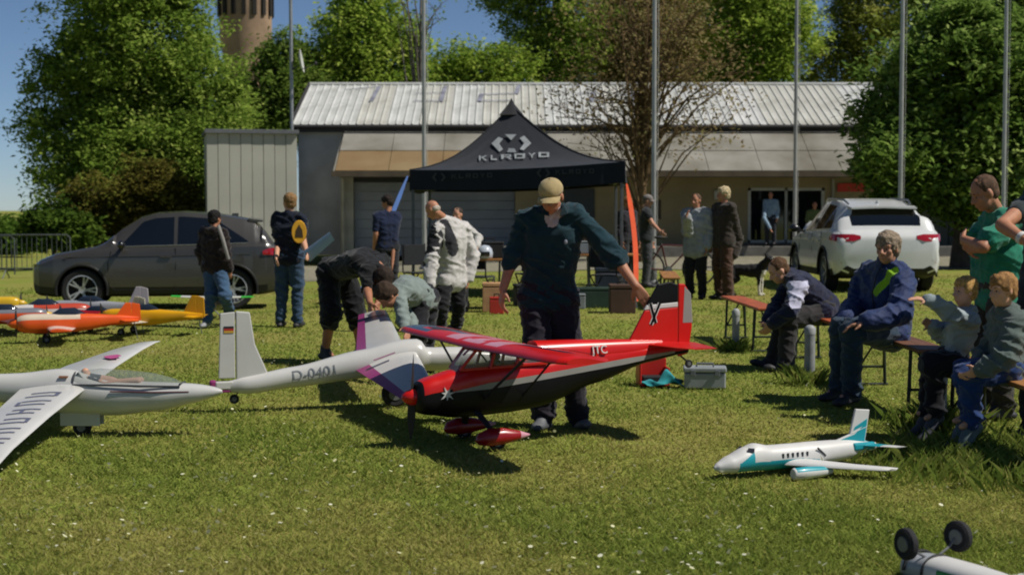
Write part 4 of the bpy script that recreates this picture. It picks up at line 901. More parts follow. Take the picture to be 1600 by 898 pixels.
def small_wheel(parent, c, r, w, axis=(0, 1, 0), name='wheel'):
    M = frame(c, V3(axis).orthogonal(), V3(axis).cross(V3(axis).orthogonal())); prof = [(r*.5, -w*.4), (r*.82, -w*.5), (r*.97, -w*.3), (r, 0), (r*.97, w*.3), (r*.82, w*.5), (r*.5, w*.4)]
    o = MB().lathe(prof, 22, M).build(name, TYRE, parent, smooth=40); MB().lathe([(r*.46, -w*.52), (r*.5, -w*.4), (r*.5, w*.4), (r*.46, w*.52)], 16, M).build('hub', HUB, o, smooth=30); return o
def prop(parent, c, L, pitch_axis=(1, 0, 0), ang=0, m=MBLK):
    """two-blade propeller turning about local x"""
    mb = MB()
    for s in (1, -1):
        rings = []
        for i in range(7):
            t = i/6; r = L*t; ch = L*.15*(.45+1.1*math.sin(PI*min(1, t*.85+.12)))*(1 if t < .95 else .5); tw = R(50-35*t); d = V3((0, math.sin(ang)*s, math.cos(ang)*s)); w = V3((0, math.cos(ang)*s, -math.sin(ang)*s))
            ax = V3((1, 0, 0)); e1 = w*math.cos(tw)+ax*math.sin(tw); e2 = ax*math.cos(tw)-w*math.sin(tw)
            rings.append([V3(c)+d*r+e1*ch*.5, V3(c)+d*r+e2*ch*.09, V3(c)+d*r-e1*ch*.5, V3(c)+d*r-e2*ch*.09])
        mb.loft(rings)
    return mb.build('propeller', m, parent, smooth=60)

# ================================================================ the red aircraft
RED = gloss('red_film', '#c01712'); DRED = gloss('dark_red_film', '#8a1016'); WHT = gloss('white_film', '#c4c2bf'); NAVY = gloss('navy_film', '#1c2438'); GRYS = gloss('grey_stripe', '#8b8884', .35); PINKISH = gloss('pale_pink_film', '#c08a98')
def red_plane():
    t = thing('red_model_aircraft', (-.2, 9.6, gz(-.2, 9.6)), 'red and black high wing model aircraft held up by its tail', 'model aircraft', rz=math.atan2(-.407, -.914))
    zs = lambda x: .372+.111*(.086-x)
    def zone(c, n):
        d = c.z-zs(c.x)
        if c.x > .405: return 1
        if c.x > .22: return 0 if c.z > .342+.14*(.43-c.x) else 1
        return 1 if d < 0 else 0
    st = [(.44, 0, .325, .075, .075, .085), (.425, 0, .327, .088, .085, .1), (.33, 0, .342, .105, .105, .135), (.2, 0, .362, .112, .118, .175), (.05, 0, .385, .115, .125, .2), (-.37, 0, .41, .112, .12, .19), (-.8, 0, .47, .08, .115, .115), (-1.2, 0, .52, .045, .06, .045), (-1.5, 0, .545, .016, .04, .02)]
    fo = fuselage('fuselage', st, [RED, BLK, GRYS], t, zone, 120, 3.0, 120)
    def hit(x, z, s_):
        S_ = np.array(st); S_ = S_[np.argsort(S_[:, 0])]; zc, hw, ht, hb = [np.interp(x, S_[:, 0], S_[:, i]) for i in (2, 3, 4, 5)]; q = (z-zc)/(ht if z > zc else hb); q = min(.98, abs(q)); return s_*(hw*(1-q**3.0)**(1/3.0)+.0035)
    for s_ in (-1, 1):
        rr = []
        for i in range(60):
            x = .235-1.62*i/59; w_ = .019*min(1, (i+1)/10)*(1 if x > -1.0 else max(.25, 1-(-1.0-x)*1.6)); zz = [zs(x)-w_, zs(x), zs(x)+w_]; rr.append([V3((x, hit(x, z, s_), z)) for z in zz])
        MB().loft(rr, caps=False, close=False).build('side_stripe', GRYS, t, smooth=60)
    # cooling opening, spinner, star
    MB().lathe([(.052, 0), (.05, .025), (.036, .058), (.015, .08), (.002, .084)], 20, frame((.44, 0, .325), (0, 1, 0), (0, 0, 1))).build('spinner', RED, t, smooth=60)
    prop(t, (.455, 0, .325), .27, ang=R(6))
    for s in (-1, 1): MB().ell((.437, s*.05, .295), (.006, .02, .028)).build('cooling_inlet', MBLK, t)
    star = []
    for i in range(14): a = 2*PI*i/14+.2; r = (.052 if i % 4 == 0 else .04) if i % 2 == 0 else .017; star.append((r*math.cos(a), r*math.sin(a)))
    MB().prism(star, .004, frame((.265, .1115, .345), (1, 0, 0), (0, 0, 1))@Matrix.Rotation(PI, 4, 'Y')@Matrix.Translation((0, 0, -.002))).build('star_emblem', WHT, t)
    # cabin: windscreen, windows with frames
    CG = glass('cabin_glass', '#8fa0a8', .3); zt = .617
    cab = MB()
    for s in (-1, 1):
        for (a, b) in (((.17, .085, .485), (.06, .1, zt)), ((-.02, .112, .49), (-.06, .108, zt)), ((-.2, .112, .5), (-.22, .108, zt)), ((-.4, .11, .515), (-.34, .105, zt)), ((.17, .085, .487), (-.42, .111, .51)), ((.06, .1, zt-.01), (-.36, .105, zt-.01))):
            cab.bar((a[0], a[1]*s, a[2]), (b[0], b[1]*s, b[2]), .018, .018)
    cab.bar((.06, -.1, zt-.01), (.06, .1, zt-.01), .02).bar((.115, 0, .57), (.06, 0, zt), .012)
    cab.build('cabin_frame', RED, t, bevel=.003)
    for s in (-1, 1):
        for xa, xb in ((.15, -.03), (-.05, -.19), (-.22, -.37)):
            MB().add([(xa, s*.1, .495), (xb, s*.108, .505), (xb, s*.104, zt-.02), (xa-(.08 if xa > .1 else 0), s*.1, zt-.02)], [(0, 1, 2, 3)]).build('side_window', CG, t)
    ws = [[(.19, y*.85, .475), (.15, y, .53), (.065, y*1.1, zt)] for y in (-.085, -.045, 0, .045, .085)]
    MB().loft([[Vector(p)+V3((.02*(1-abs(p[1])/.09), 0, 0)) for p in r] for r in ws], caps=False, close=False).build('windscreen', CG, t, smooth=60)
    # turtle deck behind the cabin
    MB().loft([superring(-.36, 0, .52, .105, .125, .06, 2.8, 20), superring(-.6, 0, .535, .092, .108, .06, 2.6, 20), superring(-1.0, 0, .55, .058, .082, .04, 2.4, 20), superring(-1.3, 0, .57, .026, .05, .03, 2, 20)]).build('rear_deck', RED, t, smooth=50)
    # pilot bust
    MB().ell((-.1, .0, .56), (.035, .035, .045)).ell((-.1, 0, .49), (.05, .075, .05)).build('pilot_figure', mat('pilot_doll', '#4a3a34', .7, .2), t, smooth=True)
    # wing
    def wz(c, n):
        u = (.1-c.x)/.42; y = abs(c.y)
        if n.z < -.2: return 1
        if u < .09: return 0
        if y > .42 and .36 < u-.10*(y-.4) < .48: return 2 if c.y > 0 and y < 1.1 else (4 if c.y < 0 else 0)
        if y < .42 and .1 < u < .95: return (3, 0, 3)[int((y*7.5+u*1.2)) % 3]
        if c.y < -.75 and .12 < u < .2+.3*(y-.75): return 4
        return 0
    secs = [((.03, -1.3, .635), .24), ((.075, -1.25, .635), .33), ((.1, -1.12, .633), .41), ((.1, 0, .62), .42), ((.1, 1.12, .633), .41), ((.075, 1.25, .635), .33), ((.03, 1.3, .635), .24)]
    SKYREFL = gloss('painted_sky_reflection', '#3c5068', .2)  # blue sky reflection on the far half of the wing, painted as colour
    w = wing('wing', secs, [RED, BLK, NAVY, PINKISH, SKYREFL], t, wz, 16, .13)
    # aileron gaps
    for s in (-1, 1): MB().bar((-.205, s*.5, .658), (-.205, s*1.18, .664), .006, .002).build('aileron_gap', MBLK, w)
    text_part('fuselage_lettering', 'JTC', .075, WHT, t, frame((-.8, .082, .575), (-1, -.08, 0), (0, -.25, 1)), .004)
    for s in (-1, 1):
        MB().tube([(.02, s*.1, .3), (.0, s*.72, .625)], .011, 8, sq=(1, .5)).tube([(-.25, s*.1, .31), (-.2, s*.7, .625)], .009, 8, sq=(1, .5)).build('wing_strut', MBLK, t, smooth=True)
        MB().tube([(.06, s*.07, .23), (.03, s*.17, .16), (.005, s*.25, .085)], [.03, .024, .02], 8, sq=(.45, 1)).build('gear_leg', MBLK, t, smooth=True)
        p = MB(); p.loft([superring(x, s*.265, zc, hw, ht, hb, 2.2, 16) for x, zc, hw, ht, hb in ((.14, .07, .006, .008, .008), (.12, .075, .036, .04, .032), (.05, .08, .05, .062, .048), (-.04, .085, .05, .056, .046), (-.15, .088, .032, .03, .026), (-.22, .088, .006, .006, .006))])
        po = p.build('wheel_spat', [DRED, PINKISH], t)
        paint_n(po.data, lambda c, n: 1 if c.x < -.14 else 0); auto_smooth(po.data, 50)
        small_wheel(t, (.0, s*.265, .055), .055, .032)
    # tail
    S2 = [((-1.29, -.44, .59), .17), ((-1.24, -.3, .59), .26), ((-1.18, 0, .59), .38), ((-1.24, .3, .59), .26), ((-1.29, .44, .59), .17)]
    wing('tailplane', S2, [RED], t, None, 5, .05)
    F = frame((0, 0, 0), (1, 0, 0), (0, 0, 1))
    def fz(z0, z1, le0, le1, te0, te1): return [(te0, z0), (le0, z0), (le1, z1), (te1, z1)]
    plate('fin', [(-1.02, .56), (-1.42, .56), (-1.42, .83), (-1.17, .815)], .022, RED, t, F)
    plate('fin_stripe', [(-1.163, .8152), (-1.42, .8302), (-1.42, .865), (-1.185, .85)], .0225, WHT, t, F)
    plate('fin_top', [(-1.185, .8502), (-1.42, .8652), (-1.42, .98), (-1.36, 1.0), (-1.27, .985)], .022, BLK, t, F)
    plate('rudder', [(-1.425, .5), (-1.5, .52), (-1.53, .7), (-1.515, .92), (-1.47, .985), (-1.425, .985)], .02, RED, t, F)
    plate('rudder_edge', [(-1.452, .72), (-1.535, .72), (-1.52, .92), (-1.465, .98)], .0215, GRYS, t, F)
    for a, b, wd in (((-1.21, .86), (-1.25, .73), .016), ((-1.28, .86), (-1.215, .72), .016)):
        MB().bar((a[0], .0115, a[1]), (b[0], .0115, b[1]), wd*1.8, .003, up=(0, 1, 0)).build('fin_mark_edge', WHT, t)
        MB().bar((a[0], .0135, a[1]), (b[0], .0135, b[1]), wd, .003, up=(0, 1, 0)).build('fin_mark', BLK, t)
    MB().tube([(-1.44, 0, .51), (-1.5, 0, .465)], .006, 6).build('tail_spring', MBLK, t); small_wheel(t, (-1.51, 0, .45), .028, .018, name='tail_wheel')
red_plane()

# ================================================================ gliders
PURP = gloss('magenta_film', '#8a3468', .3); GW = mat('glider_white_gelcoat', '#bdbcb8', .28, .05, 3, coat=.3); GL = mat('marking_navy', '#5a5e72', .6, .1); SIL = mat('slate_marking', '#6d7278', .6, .1)
def glider_a():
    t = thing('white_glider', (-2.8, 9.95, gz(-2.8, 9.95)), 'white model glider with clear canopy and pilot figure, nose pointing right', 'model glider', 'white model gliders', rz=R(-2))
    st = [(.92, 0, .295, .012, .012, .012), (.88, 0, .293, .035, .03, .03), (.74, 0, .285, .075, .06, .065), (.5, 0, .27, .105, .085, .105), (.2, 0, .27, .115, .1, .135), (-.1, 0, .28, .11, .16, .135), (-.4, 0, .30, .085, .11, .1), (-.9, 0, .33, .055, .065, .06), (-1.6, 0, .35, .04, .045, .045), (-2.3, 0, .37, .028, .03, .03)]
    fuselage('fuselage', st, [GW], t, None, 70, 2.1)
    # canopy: frame and glass
    CG = glass('canopy_glass', '#8f9a94', .3); rings = []
    for x, h, w in ((.66, .0, .07), (.6, .035, .08), (.48, .068, .094), (.3, .088, .1), (.12, .088, .1), (.0, .075, .096), (-.03, .065, .092)):
        zc = .338+(.355-.338)*(1 if x < .3 else .4); rings.append([V3((x, w*math.cos(a), zc+h*math.sin(a))) for a in [PI*i/12 for i in range(13)]])
    MB().loft(rings, caps=False, close=False).build('canopy', CG, t, smooth=70)
    cf = MB()
    for s in (1, -1): cf.tube([V3((x, s*.104*(1 if x < .45 else .85), .345-(.006 if x > .4 else 0))) for x in (-.03, .2, .42)] + [V3((.66, s*.07, .333))], .007, 6)
    cf.tube([rings[-1][i] for i in range(0, 13)], .009, 6); cf.tube([rings[0][i]+V3((0, 0, .005)) for i in range(0, 13, 2)], .006, 6); cf.build('canopy_frame', mat('canopy_rim_dark', '#3c3e42', .5, .1), t, smooth=True)
    MB().loft([superring(x, 0, .33, w, .012, .03, 2.2, 16) for x, w in ((.62, .06), (.4, .085), (.1, .092), (-.02, .085))]).build('cockpit_tub', mat('cockpit_grey', '#8a8078', .8, .1), t, smooth=50)
    MB().loft([[V3((x, y*.07, z)) for y in (-1, -.4, .4, 1)] for x, z in ((.09, .34), (-.01, .42))], caps=False, close=False).build('seat_back', mat('seat_dark', '#22262e', .8, .1), t)
    p = MB(); p.cap((.03, 0, .375), (.2, 0, .345), .04, .045); p.cap((.2, .03, .345), (.38, .03, .365), .025, .022); p.cap((.2, -.03, .345), (.38, -.03, .365), .025, .022)
    p.cap((.06, -.05, .385), (.17, -.062, .35), .016, .013); p.cap((.17, -.062, .35), (.29, -.03, .365), .013, .011); p.cap((.06, .05, .385), (.17, .062, .35), .016, .013)
    p.ell((.025, 0, .412), (.03, .027, .034)); me = remesh(p, 'pilot_figure', .008, 2)
    po = link('pilot_figure', me, t, [mat('pilot_shirt', '#b08a76', .8, .1), mat('pilot_dark', '#22283a', .8, .1), skin(2)]); paint(me, None, [(lambda c: c.z > .39 and c.x < .06 and c.x > .01, 2), (lambda c: c.x < .13, 1)])
    for y0 in (-.117, .117):
        s = 1 if y0 > 0 else -1; MB().tube([(.72, s*.074, .30), (.5, s*.107, .3), (.22, s*.118, .305)], .005, 6).build('side_stripe', mat('stripe_maroon', '#5a3238', .5, .1), t)
    # wings
    far = [((.05, .1, .335), .44), ((.0, .8, .375), .36), ((.0, 1.45, .43), .22), ((.03, 1.7, .46), .13), ((.05, 1.76, .465), .05)]
    near = [((.05, -.1, .315), .42), ((.06, -.8, .235), .36), ((.09, -1.5, .15), .26), ((.12, -1.85, .10), .18), ((.12, -1.9, .095), .08)]
    wf = wing('wing', far, [GW], t, None, 8, .1); wn_ = wing('wing', near[::-1], [GW], t, None, 8, .1)
    # wing root fairing patch and markings (illegible lettering kept as letter-like strokes)
    def wp(y, u):  # point on the near wing's top skin
        for (a, ca), (b, cb) in zip(near[:-1], near[1:]):
            if a[1] >= y >= b[1]: q = (a[1]-y)/(a[1]-b[1]); le = V3(a).lerp(V3(b), q); ch = ca+(cb-ca)*q; break
        zz = np.interp(u, [p_[0] for p_ in AF], [p_[1] for p_ in AF])*ch*.1/.12; return le+V3((-u*ch, 0, zz+.0035))
    pat = [[(.25, .6, 0), (.25, .62, .5), (.6, .6, .5)], [(.22, .66, 0), (.22, .66, .55), (.66, .66, .55)], [(.2, .7, 0), (.2, .66, .55), (.2, .45, .3)], [(.2, .7, 0), (.2, .7, .5), (.7, .7, .5)], [(.2, .72, .1), (.2, .72, .5), (.5, .72, .4)], [(.22, .7, 0), (.22, .7, .5), (.7, .7, .5)]]
    for i in range(6):
        y = -.32-.21*i; mb = MB()
        for (u0, u1, off) in ((.2, .68, 0), (.24, .72, .085)):
            us = np.linspace(u0, u1, 6); a = [wp(y-off-.011, u) for u in us]; b = [wp(y-off+.011, u) for u in us]; mb.loft([[p_, q_] for p_, q_ in zip(a, b)], caps=False, close=False)
        e = (.2, .68, .45)[i % 3]; ys = np.linspace(y, y-.085, 4); mb.loft([[wp(q_, e), wp(q_, e+.07)] for q_ in ys], caps=False, close=False)
        mb.build('wing_marking', GL, wn_)
    MB().prism([(.05*math.cos(a)*(1.3 if i % 2 else .8), .07*math.sin(a)*(1 if i % 2 else 1.4)) for i, a in enumerate([2*PI*k_/10 for k_ in range(10)])], .003, frame((-.08, .95, .425), (1, 0, 0), (0, 1, .06))).build('wing_marking', mat('pink_marking', '#a8487a', .6, .1), wf)
    MB().prism([(-.03, -.008), (.03, -.008), (.03, .008), (-.03, .008)], .003, frame((-.09, -.09, .395), (1, 0, 0), (0, .6, .5))).build('badge', mat('brown_badge', '#6a4426', .6, .1), t)
    small_wheel(t, (0, 0, .06), .06, .06); MB().box((0, -.045, .115), (.26, .008, .085)).box((0, .045, .115), (.26, .008, .085)).build('gear_door', GW, t, bevel=.003)
    plate('fin', [(-1.95, .38), (-2.35, .38), (-2.38, .8), (-2.2, .8)], .02, GW, t, frame((0, 0, 0), (1, 0, 0), (0, 0, 1)))
glider_a()
def glider_b():
    o3 = V3((-1.97, 10.95, gz(-1.9, 10.95))); rz = R(16)
    t = thing('white_glider', o3, 'white model glider marked D-0401 with magenta wing edges, tail towards left', 'model glider', 'white model gliders', rz=rz)
    Mi = (Matrix.Translation(o3)@Matrix.Rotation(rz, 4, 'Z')).inverted(); L_ = lambda px, py, D: Mi@W(px, py, D)
    st = [(-.06, 0, .19, .022, .04, .04), (.05, 0, .195, .055, .062, .06), (.4, 0, .245, .07, .075, .075), (.9, 0, .325, .1, .105, .105), (1.25, 0, .375, .115, .125, .12), (1.34, 0, .375, .115, .12, .12), (1.38, 0, .365, .095, .075, .1), (1.6, 0, .36, .095, .075, .1), (1.95, 0, .345, .06, .05, .06), (2.1, 0, .335, .015, .012, .015)]
    fuselage('fuselage', st, [GW], t, None, 70, 2.1)
    F = frame((0, 0, 0), (1, 0, 0), (0, 0, 1))
    fn = plate('fin', [(-.005, .24), (.12, .235), (.23, .255), (.13, .49), (.095, .72), (-.005, .73)], .026, GW, t, F)
    plate('rudder', [(-.012, .25), (-.012, .725), (-.115, .715), (-.13, .25)], .02, GW, t, F)
    for k_, (c, nm) in enumerate((('#16161a', 'flag_black_band'), ('#a02a22', 'flag_red_band'), ('#b8902e', 'flag_gold_band'))):
        MB().box((-.055, -.0125, .615-.016*k_), (.07, .003, .0155)).build(nm, mat(nm, c, .5, .05), fn)
    MB().box((-.09, 0, .2), (.13, .05, .06)).build('tail_block', GW, t, bevel=.01); MB().box((-.17, 0, .205), (.05, .046, .07)).build('tail_lip', PURP, t, bevel=.015)
    MB().box((-.12, 0, .16), (.16, .04, .02)).build('tail_skid', PURP, t, bevel=.006)
    small_wheel(t, (-.02, 0, .1), .035, .025, name='tail_wheel'); MB().bar((-.02, -.02, .1), (.01, -.02, .17), .008).build('tail_wheel_fork', MBLK, t)
    small_wheel(t, (1.15, 0, .1), .1, .06)
    MB().bar((1.15, -.04, .1), (1.15, -.04, .28), .02, .05).bar((1.15, .04, .1), (1.15, .04, .28), .02, .05).build('gear_leg', MBLK, t)
    # registration on the near side of the boom
    p0, p1 = V3((.3, -.068, .245)), V3((.8, -.092, .31)); rg_o = text_part('registration', 'D-0401', .1, SIL, t, frame((p0+p1)/2, p1-p0, (0, 0, 1)), 0, 1.1); S_ = np.array(interp_st(st, 70))
    bm = bmesh.new(); bm.from_mesh(rg_o.data); bmesh.ops.triangulate(bm, faces=bm.faces); bmesh.ops.subdivide_edges(bm, edges=bm.edges, cuts=2, use_grid_fill=True)
    for v in bm.verts:
        zc, hw, ht, hb = [np.interp(v.co.x, S_[:, 0], S_[:, i]) for i in (2, 3, 4, 5)]; q = min(.95, abs((v.co.z-zc)/(ht if v.co.z > zc else hb))); v.co.y = -(hw*(1-q**2.1)**(1/2.1)+.004)
    bm.to_mesh(rg_o.data); bm.free()
    # wings
    nle0, nle1 = L_(652, 552, 11.2), L_(680, 607, 10.35); nte0, nte1 = L_(556, 578, 11.1), L_(636, 629, 10.3)
    fle0, fle1 = L_(632, 542, 11.5), L_(604, 486, 13.55); fte0, fte1 = L_(556, 556, 11.4), L_(560, 492, 13.5)
    def wg(le0, te0, le1, te1, ext, tipstripe):
        if ext: d1, d2 = le1-le0, te1-te0; le2, te2 = le0+d1*ext, te0+d2*ext
        else: le2, te2 = le1, te1
        rings = []; m = 14
        for i in range(m+1):
            q = i/m; le, te = le0.lerp(le2, q), te0.lerp(te2, q); fx = (le-te); ch = fx.length; fx.normalize(); sp = (le2-le0).normalized(); up = fx.cross(sp); up = up if up.z > 0 else -up
            rings.append(airfoil(le, ch, fx, up, .1))
        mb = MB(); mb.loft(rings); mi = []
        k_ = len(rings[0])
        o = mb.build('wing', [GW, PURP, NAVY], t)
        for p in o.data.polygons:
            c = p.center; q = min(1, max(0, (c-le0).dot(le2-le0)/(le2-le0).length_squared)); le, te = le0.lerp(le2, q), te0.lerp(te2, q); u = (le-c).dot(le-te)/(le-te).length_squared
            q2 = (c-(le0+te0)/2).dot((le2+te2)/2-(le0+te0)/2)/((le2+te2)/2-(le0+te0)/2).length_squared
            p.material_index = 1 if u > .8 else (2 if tipstripe and .68 < q2 < .86 else 0)
        auto_smooth(o.data, 45); return o
    wn_ = wg(nle0, nte0, nle1, nte1, 1.12, False); wf = wg(fle0, fte0, fle1, fte1, 0, True)
    a, b = L_(584, 567, 11.02), L_(617, 557, 11.06); MB().bar(a+V3((0, 0, .02)), b+V3((0, 0, .03)), .035, .004).build('fairing_mark', PURP, t)
glider_b()

# ================================================================ small grounded aircraft
TEAL = gloss('teal_film', '#1b8f9c', .35); FOAM = mat('white_foam', '#c6c5c2', .45, .05, 6)
def small_jet():
    rz = math.atan2(-.46, -.89); c = V3((1.62, 8.72, 0)); t = thing('small_white_jet', (c.x, c.y, gz(c.x, c.y)), 'small white and teal foam twin jet resting on its belly in the grass', 'model aircraft', rz=rz)
    st = [(.56, 0, .075, .008, .008, .008), (.54, 0, .077, .026, .022, .024), (.46, 0, .09, .058, .046, .05), (.36, 0, .105, .07, .07, .064), (.3, 0, .11, .072, .084, .07), (.2, 0, .105, .072, .072, .068), (-.15, 0, .105, .072, .07, .066), (-.35, 0, .112, .058, .058, .058), (-.52, 0, .118, .03, .03, .03), (-.58, 0, .12, .02, .02, .02)]
    def zone(p, n):
        if p.x > .43: return 0
        if p.x > -.12 and p.z < .098-.03*max(0, -p.x)*4: return 1
        if p.z < .098+.62*(.425-p.x)*(p.x > .33) and p.z < .098+1.0*(p.x-.24) and p.x > .24: return 1
        return 0
    fuselage('fuselage', st, [FOAM, TEAL], t, zone, 220, 2.2, 96)
    DW = mat('dark_window_decal', '#2a2c34', .3, 0)
    for s in (-1, 1):
        for k_ in range(6): MB().box((.14-.034*k_, s*.0715, .122), (.013, .006, .026)).build('cabin_window', DW, t, bevel=.002)
        MB().add([(.375, s*.05, .158), (.335, s*.066, .152), (.33, s*.06, .176), (.36, s*.042, .178)], [(0, 1, 2, 3)]).build('cockpit_window', DW, t)
    sec = lambda s: [((.14, s*.05, .07), .28), ((-.1, s*.26, .06), .2), ((-.28, s*.4, .055), .15), ((-.32, s*.42, .055), .08)]
    for s in (1, -1):
        w = wing('wing', sec(s) if s > 0 else sec(s)[::-1], [FOAM], t, None, 5, .13)
        n_ = MB(); n_.loft([superring(x, s*.2, .04, r*.9, r, r, 2, 16) for x, r in ((.17, .028), (.16, .034), (.08, .036), (-.05, .028), (-.1, .018))]); no = n_.build('engine_pod', [FOAM, TEAL], t); paint_n(no.data, lambda p, n: 1 if p.z > .05 and p.x < .14 else 0); auto_smooth(no.data, 50)
        wing('tailplane', [((-.42, s*.02, .135), .15), ((-.55, s*.22, .14), .08)][::s], [FOAM, TEAL], t, lambda p, n: 1 if abs(p.y) < .12 and n.z > 0 else 0, 5, .07)
    F = frame((0, 0, 0), (1, 0, 0), (0, 0, 1))
    plate('fin', [(-.2, .145), (-.5, .135), (-.535, .335), (-.43, .345), (-.39, .2)], .016, FOAM, t, F)
    plate('fin_flash', [(-.24, .155), (-.5, .147), (-.52, .275), (-.42, .2)], .0175, TEAL, t, F)
    plate('fin_band', [(-.405, .212), (-.515, .25), (-.52, .29), (-.42, .242)], .0182, TEAL, t, F); plate('fin_line', [(-.40, .2), (-.515, .232), (-.517, .243), (-.402, .21)], .0188, FOAM, t, F)
    for s in (-1, 1): MB().box((-.46, s*.042, .13), (.16, .035, .045)).build('rear_nacelle', TEAL, t, bevel=.012)
    MB().bar((-.1, -.0735, .15), (-.16, -.0735, .1), .012, .003, up=(0, 1, 0)).bar((-.1, .0735, .15), (-.16, .0735, .1), .012, .003, up=(0, 1, 0)).build('fuselage_flash', DW, t)
small_jet()
def inverted_plane():
    o = V3((W(1457, 842, 6.2).x+.1, 6.2-.173, 0)); t = thing('upturned_white_aircraft', (o.x, o.y, gz(o.x, o.y)), 'upturned white and green model aircraft with black wheels in the air', 'model aircraft', rz=R(120))
    GRN = gloss('green_film', '#2e7a2a', .3); LG = mat('light_grey_film', '#9a9da0', .35, .08)
    st = [(.34, 0, .04, .04, .03, .03), (.31, 0, .04, .07, .052, .04), (.15, 0, .042, .088, .068, .05), (-.1, 0, .04, .085, .066, .05), (-.5, 0, .025, .045, .04, .04), (-.8, 0, .02, .02, .02, .02)]
    def zone(p, n):
        if p.x > .17: return 2
        if p.y > 0 and p.x < .1 and .045 < p.z < .075+.03*(.1-p.x): return 1
        return 0
    fuselage('fuselage', st, [FOAM, GRN, LG], t, zone, 80, 2.6)
    for x in (.27, .17): MB().tube([V3((x, .09*math.cos(a), .042+.071*math.sin(a))) for a in [PI*i/12 for i in range(13)]], .007, 6, sq=(1, 1)).build('rubber_band', MBLK, t)
    for s in (-1, 1):
        MB().tube([(.2, s*.03, .1), (.2, s*.1, .135), (.2, s*.125, .165)], .005, 6).build('gear_wire', HUB, t)
        small_wheel(t, (.2, s*.145, .17), .066, .04, (.12*s, 1, 0))
    wing('wing', [((.1, -.8, .0), .2), ((.1, .8, .0), .2)], [FOAM, GRN], t, lambda p, n: 1 if abs(p.y) > .5 else 0, 12, .1)
    MB().ell((.21, .0, .1), (.02, .02, .008)).ell((.3, .02, .085), (.012, .012, .01)).build('screw_plate', FOAM, t)
inverted_plane()

def sport_plane(name, label, px, D, rz, L, span, cf, cw, cfin, ctail=None, gear=True, z0=.1, high=False, zone=None, nose=None, grp='model aircraft parked at the left', fin_h=.2, second=None):
    b = G(px, D); t = thing(name, b, label, 'model aircraft', grp, rz=R(rz)); mf, mw, mt = gloss('film_'+cf, cf, .3), gloss('film_'+cw, cw, .3), gloss('film_'+cfin, cfin, .3); m2 = gloss('film_'+(second or cw), second or cw, .3)
    h = L*.085; z = z0+h
    st = [(L*.4, 0, z, h*.55, h*.6, h*.6), (L*.37, 0, z, h*.8, h*.8, h*.8), (L*.2, 0, z, h*.95, h*.95, h), (-L*.05, 0, z, h*.9, h*.95, h*.9), (-L*.4, 0, z+h*.15, h*.4, h*.55, h*.45), (-L*.58, 0, z+h*.2, h*.15, h*.3, h*.25)]
    zn = zone or (lambda p, n: 1 if p.z > z+h*.35 and p.x > -.1*L else 0)
    fuselage('fuselage', st, [mf, m2], t, zn, 40, 2.8, 20)
    zw = z+h*.95 if high else z-h*.5
    wing('wing', [((L*.14, -span/2, zw+.02), L*.16), ((L*.17, 0, zw), L*.24), ((L*.14, span/2, zw+.02), L*.16)], [mw, mf], t, lambda p, n: 1 if abs(p.y) > span*.38 else 0, 8, .12)
    wing('tailplane', [((-L*.46, -span*.19, z+h*.2), L*.1), ((-L*.42, 0, z+h*.2), L*.16), ((-L*.46, span*.19, z+h*.2), L*.1)], [gloss('film_'+(ctail or cfin), ctail or cfin, .3)], t, None, 4, .06)
    F = frame((0, 0, 0), (1, 0, 0), (0, 0, 1)); zf = z+h*.4
    plate('fin', [(-L*.38, zf), (-L*.52, zf), (-L*.52, zf+fin_h), (-L*.47, zf+fin_h)], .016, mt, t, F); plate('rudder', [(-L*.522, zf-h*.4), (-L*.6, zf-h*.3), (-L*.59, zf+fin_h*.9), (-L*.522, zf+fin_h)], .014, mt, t, F)
    if not high:
        rings = [[V3((x, w*math.cos(a), z+h*.75+hh*math.sin(a))) for a in [PI*i/8 for i in range(9)]] for x, w, hh in ((L*.14, h*.4, .01), (L*.06, h*.6, h*.7), (-L*.06, h*.6, h*.75), (-L*.16, h*.3, .01))]
        MB().loft(rings, caps=False, close=False).build('canopy', mat('smoked_canopy', '#1f2630', .08, 0, spec=.8), t, smooth=60)
    prop(t, (L*.41, 0, z), L*.15, ang=R(25)); MB().lathe([(h*.5, 0), (h*.4, h*.5), (.004, h*.95)], 14, frame((L*.405, 0, z), (0, 1, 0), (0, 0, 1))).build('spinner', mt, t, smooth=60)
    if gear:
        for s in (-1, 1):
            MB().tube([(L*.15, s*h*.6, z-h*.7), (L*.17, s*span*.13, .05)], .009, 6).build('gear_leg', HUB, t); small_wheel(t, (L*.17, s*span*.135, .045), .045, .025)
        MB().tube([(-L*.54, 0, z), (-L*.57, 0, .02)], .005, 5).build('tail_skid', HUB, t)
    return t
sport_plane('orange_model_aircraft', 'orange and white low wing model aircraft, frontmost of the parked ones', 105, 17.3, 197, 1.35, 1.5, '#d6531a', '#c9bfb4', '#dd5a1c', '#dd5a1c', second='#c8b8a4', fin_h=.17)
sport_plane('white_model_aircraft', 'white model aircraft with orange fin behind the frontmost orange one', 70, 19.0, 20, 1.35, 1.6, '#bdb8b2', '#bdb8b2', '#d6531a', '#d6531a', second='#b0402a', fin_h=.19)
sport_plane('yellow_model_aircraft', 'yellow model aircraft with its tail towards the right', 225, 18.2, 172, 1.25, 1.4, '#d39a10', '#c9c2b0', '#d39a10', '#d39a10', second='#d39a10', fin_h=.22, zone=lambda p, n: 0)
sport_plane('red_white_model_aircraft', 'red model aircraft with tall cream fin among the parked ones', 150, 18.4, 165, 1.1, 1.3, '#9a1822', '#b9b6b0', '#c4c0a4', '#9a1822', second='#9a1822', fin_h=.22)
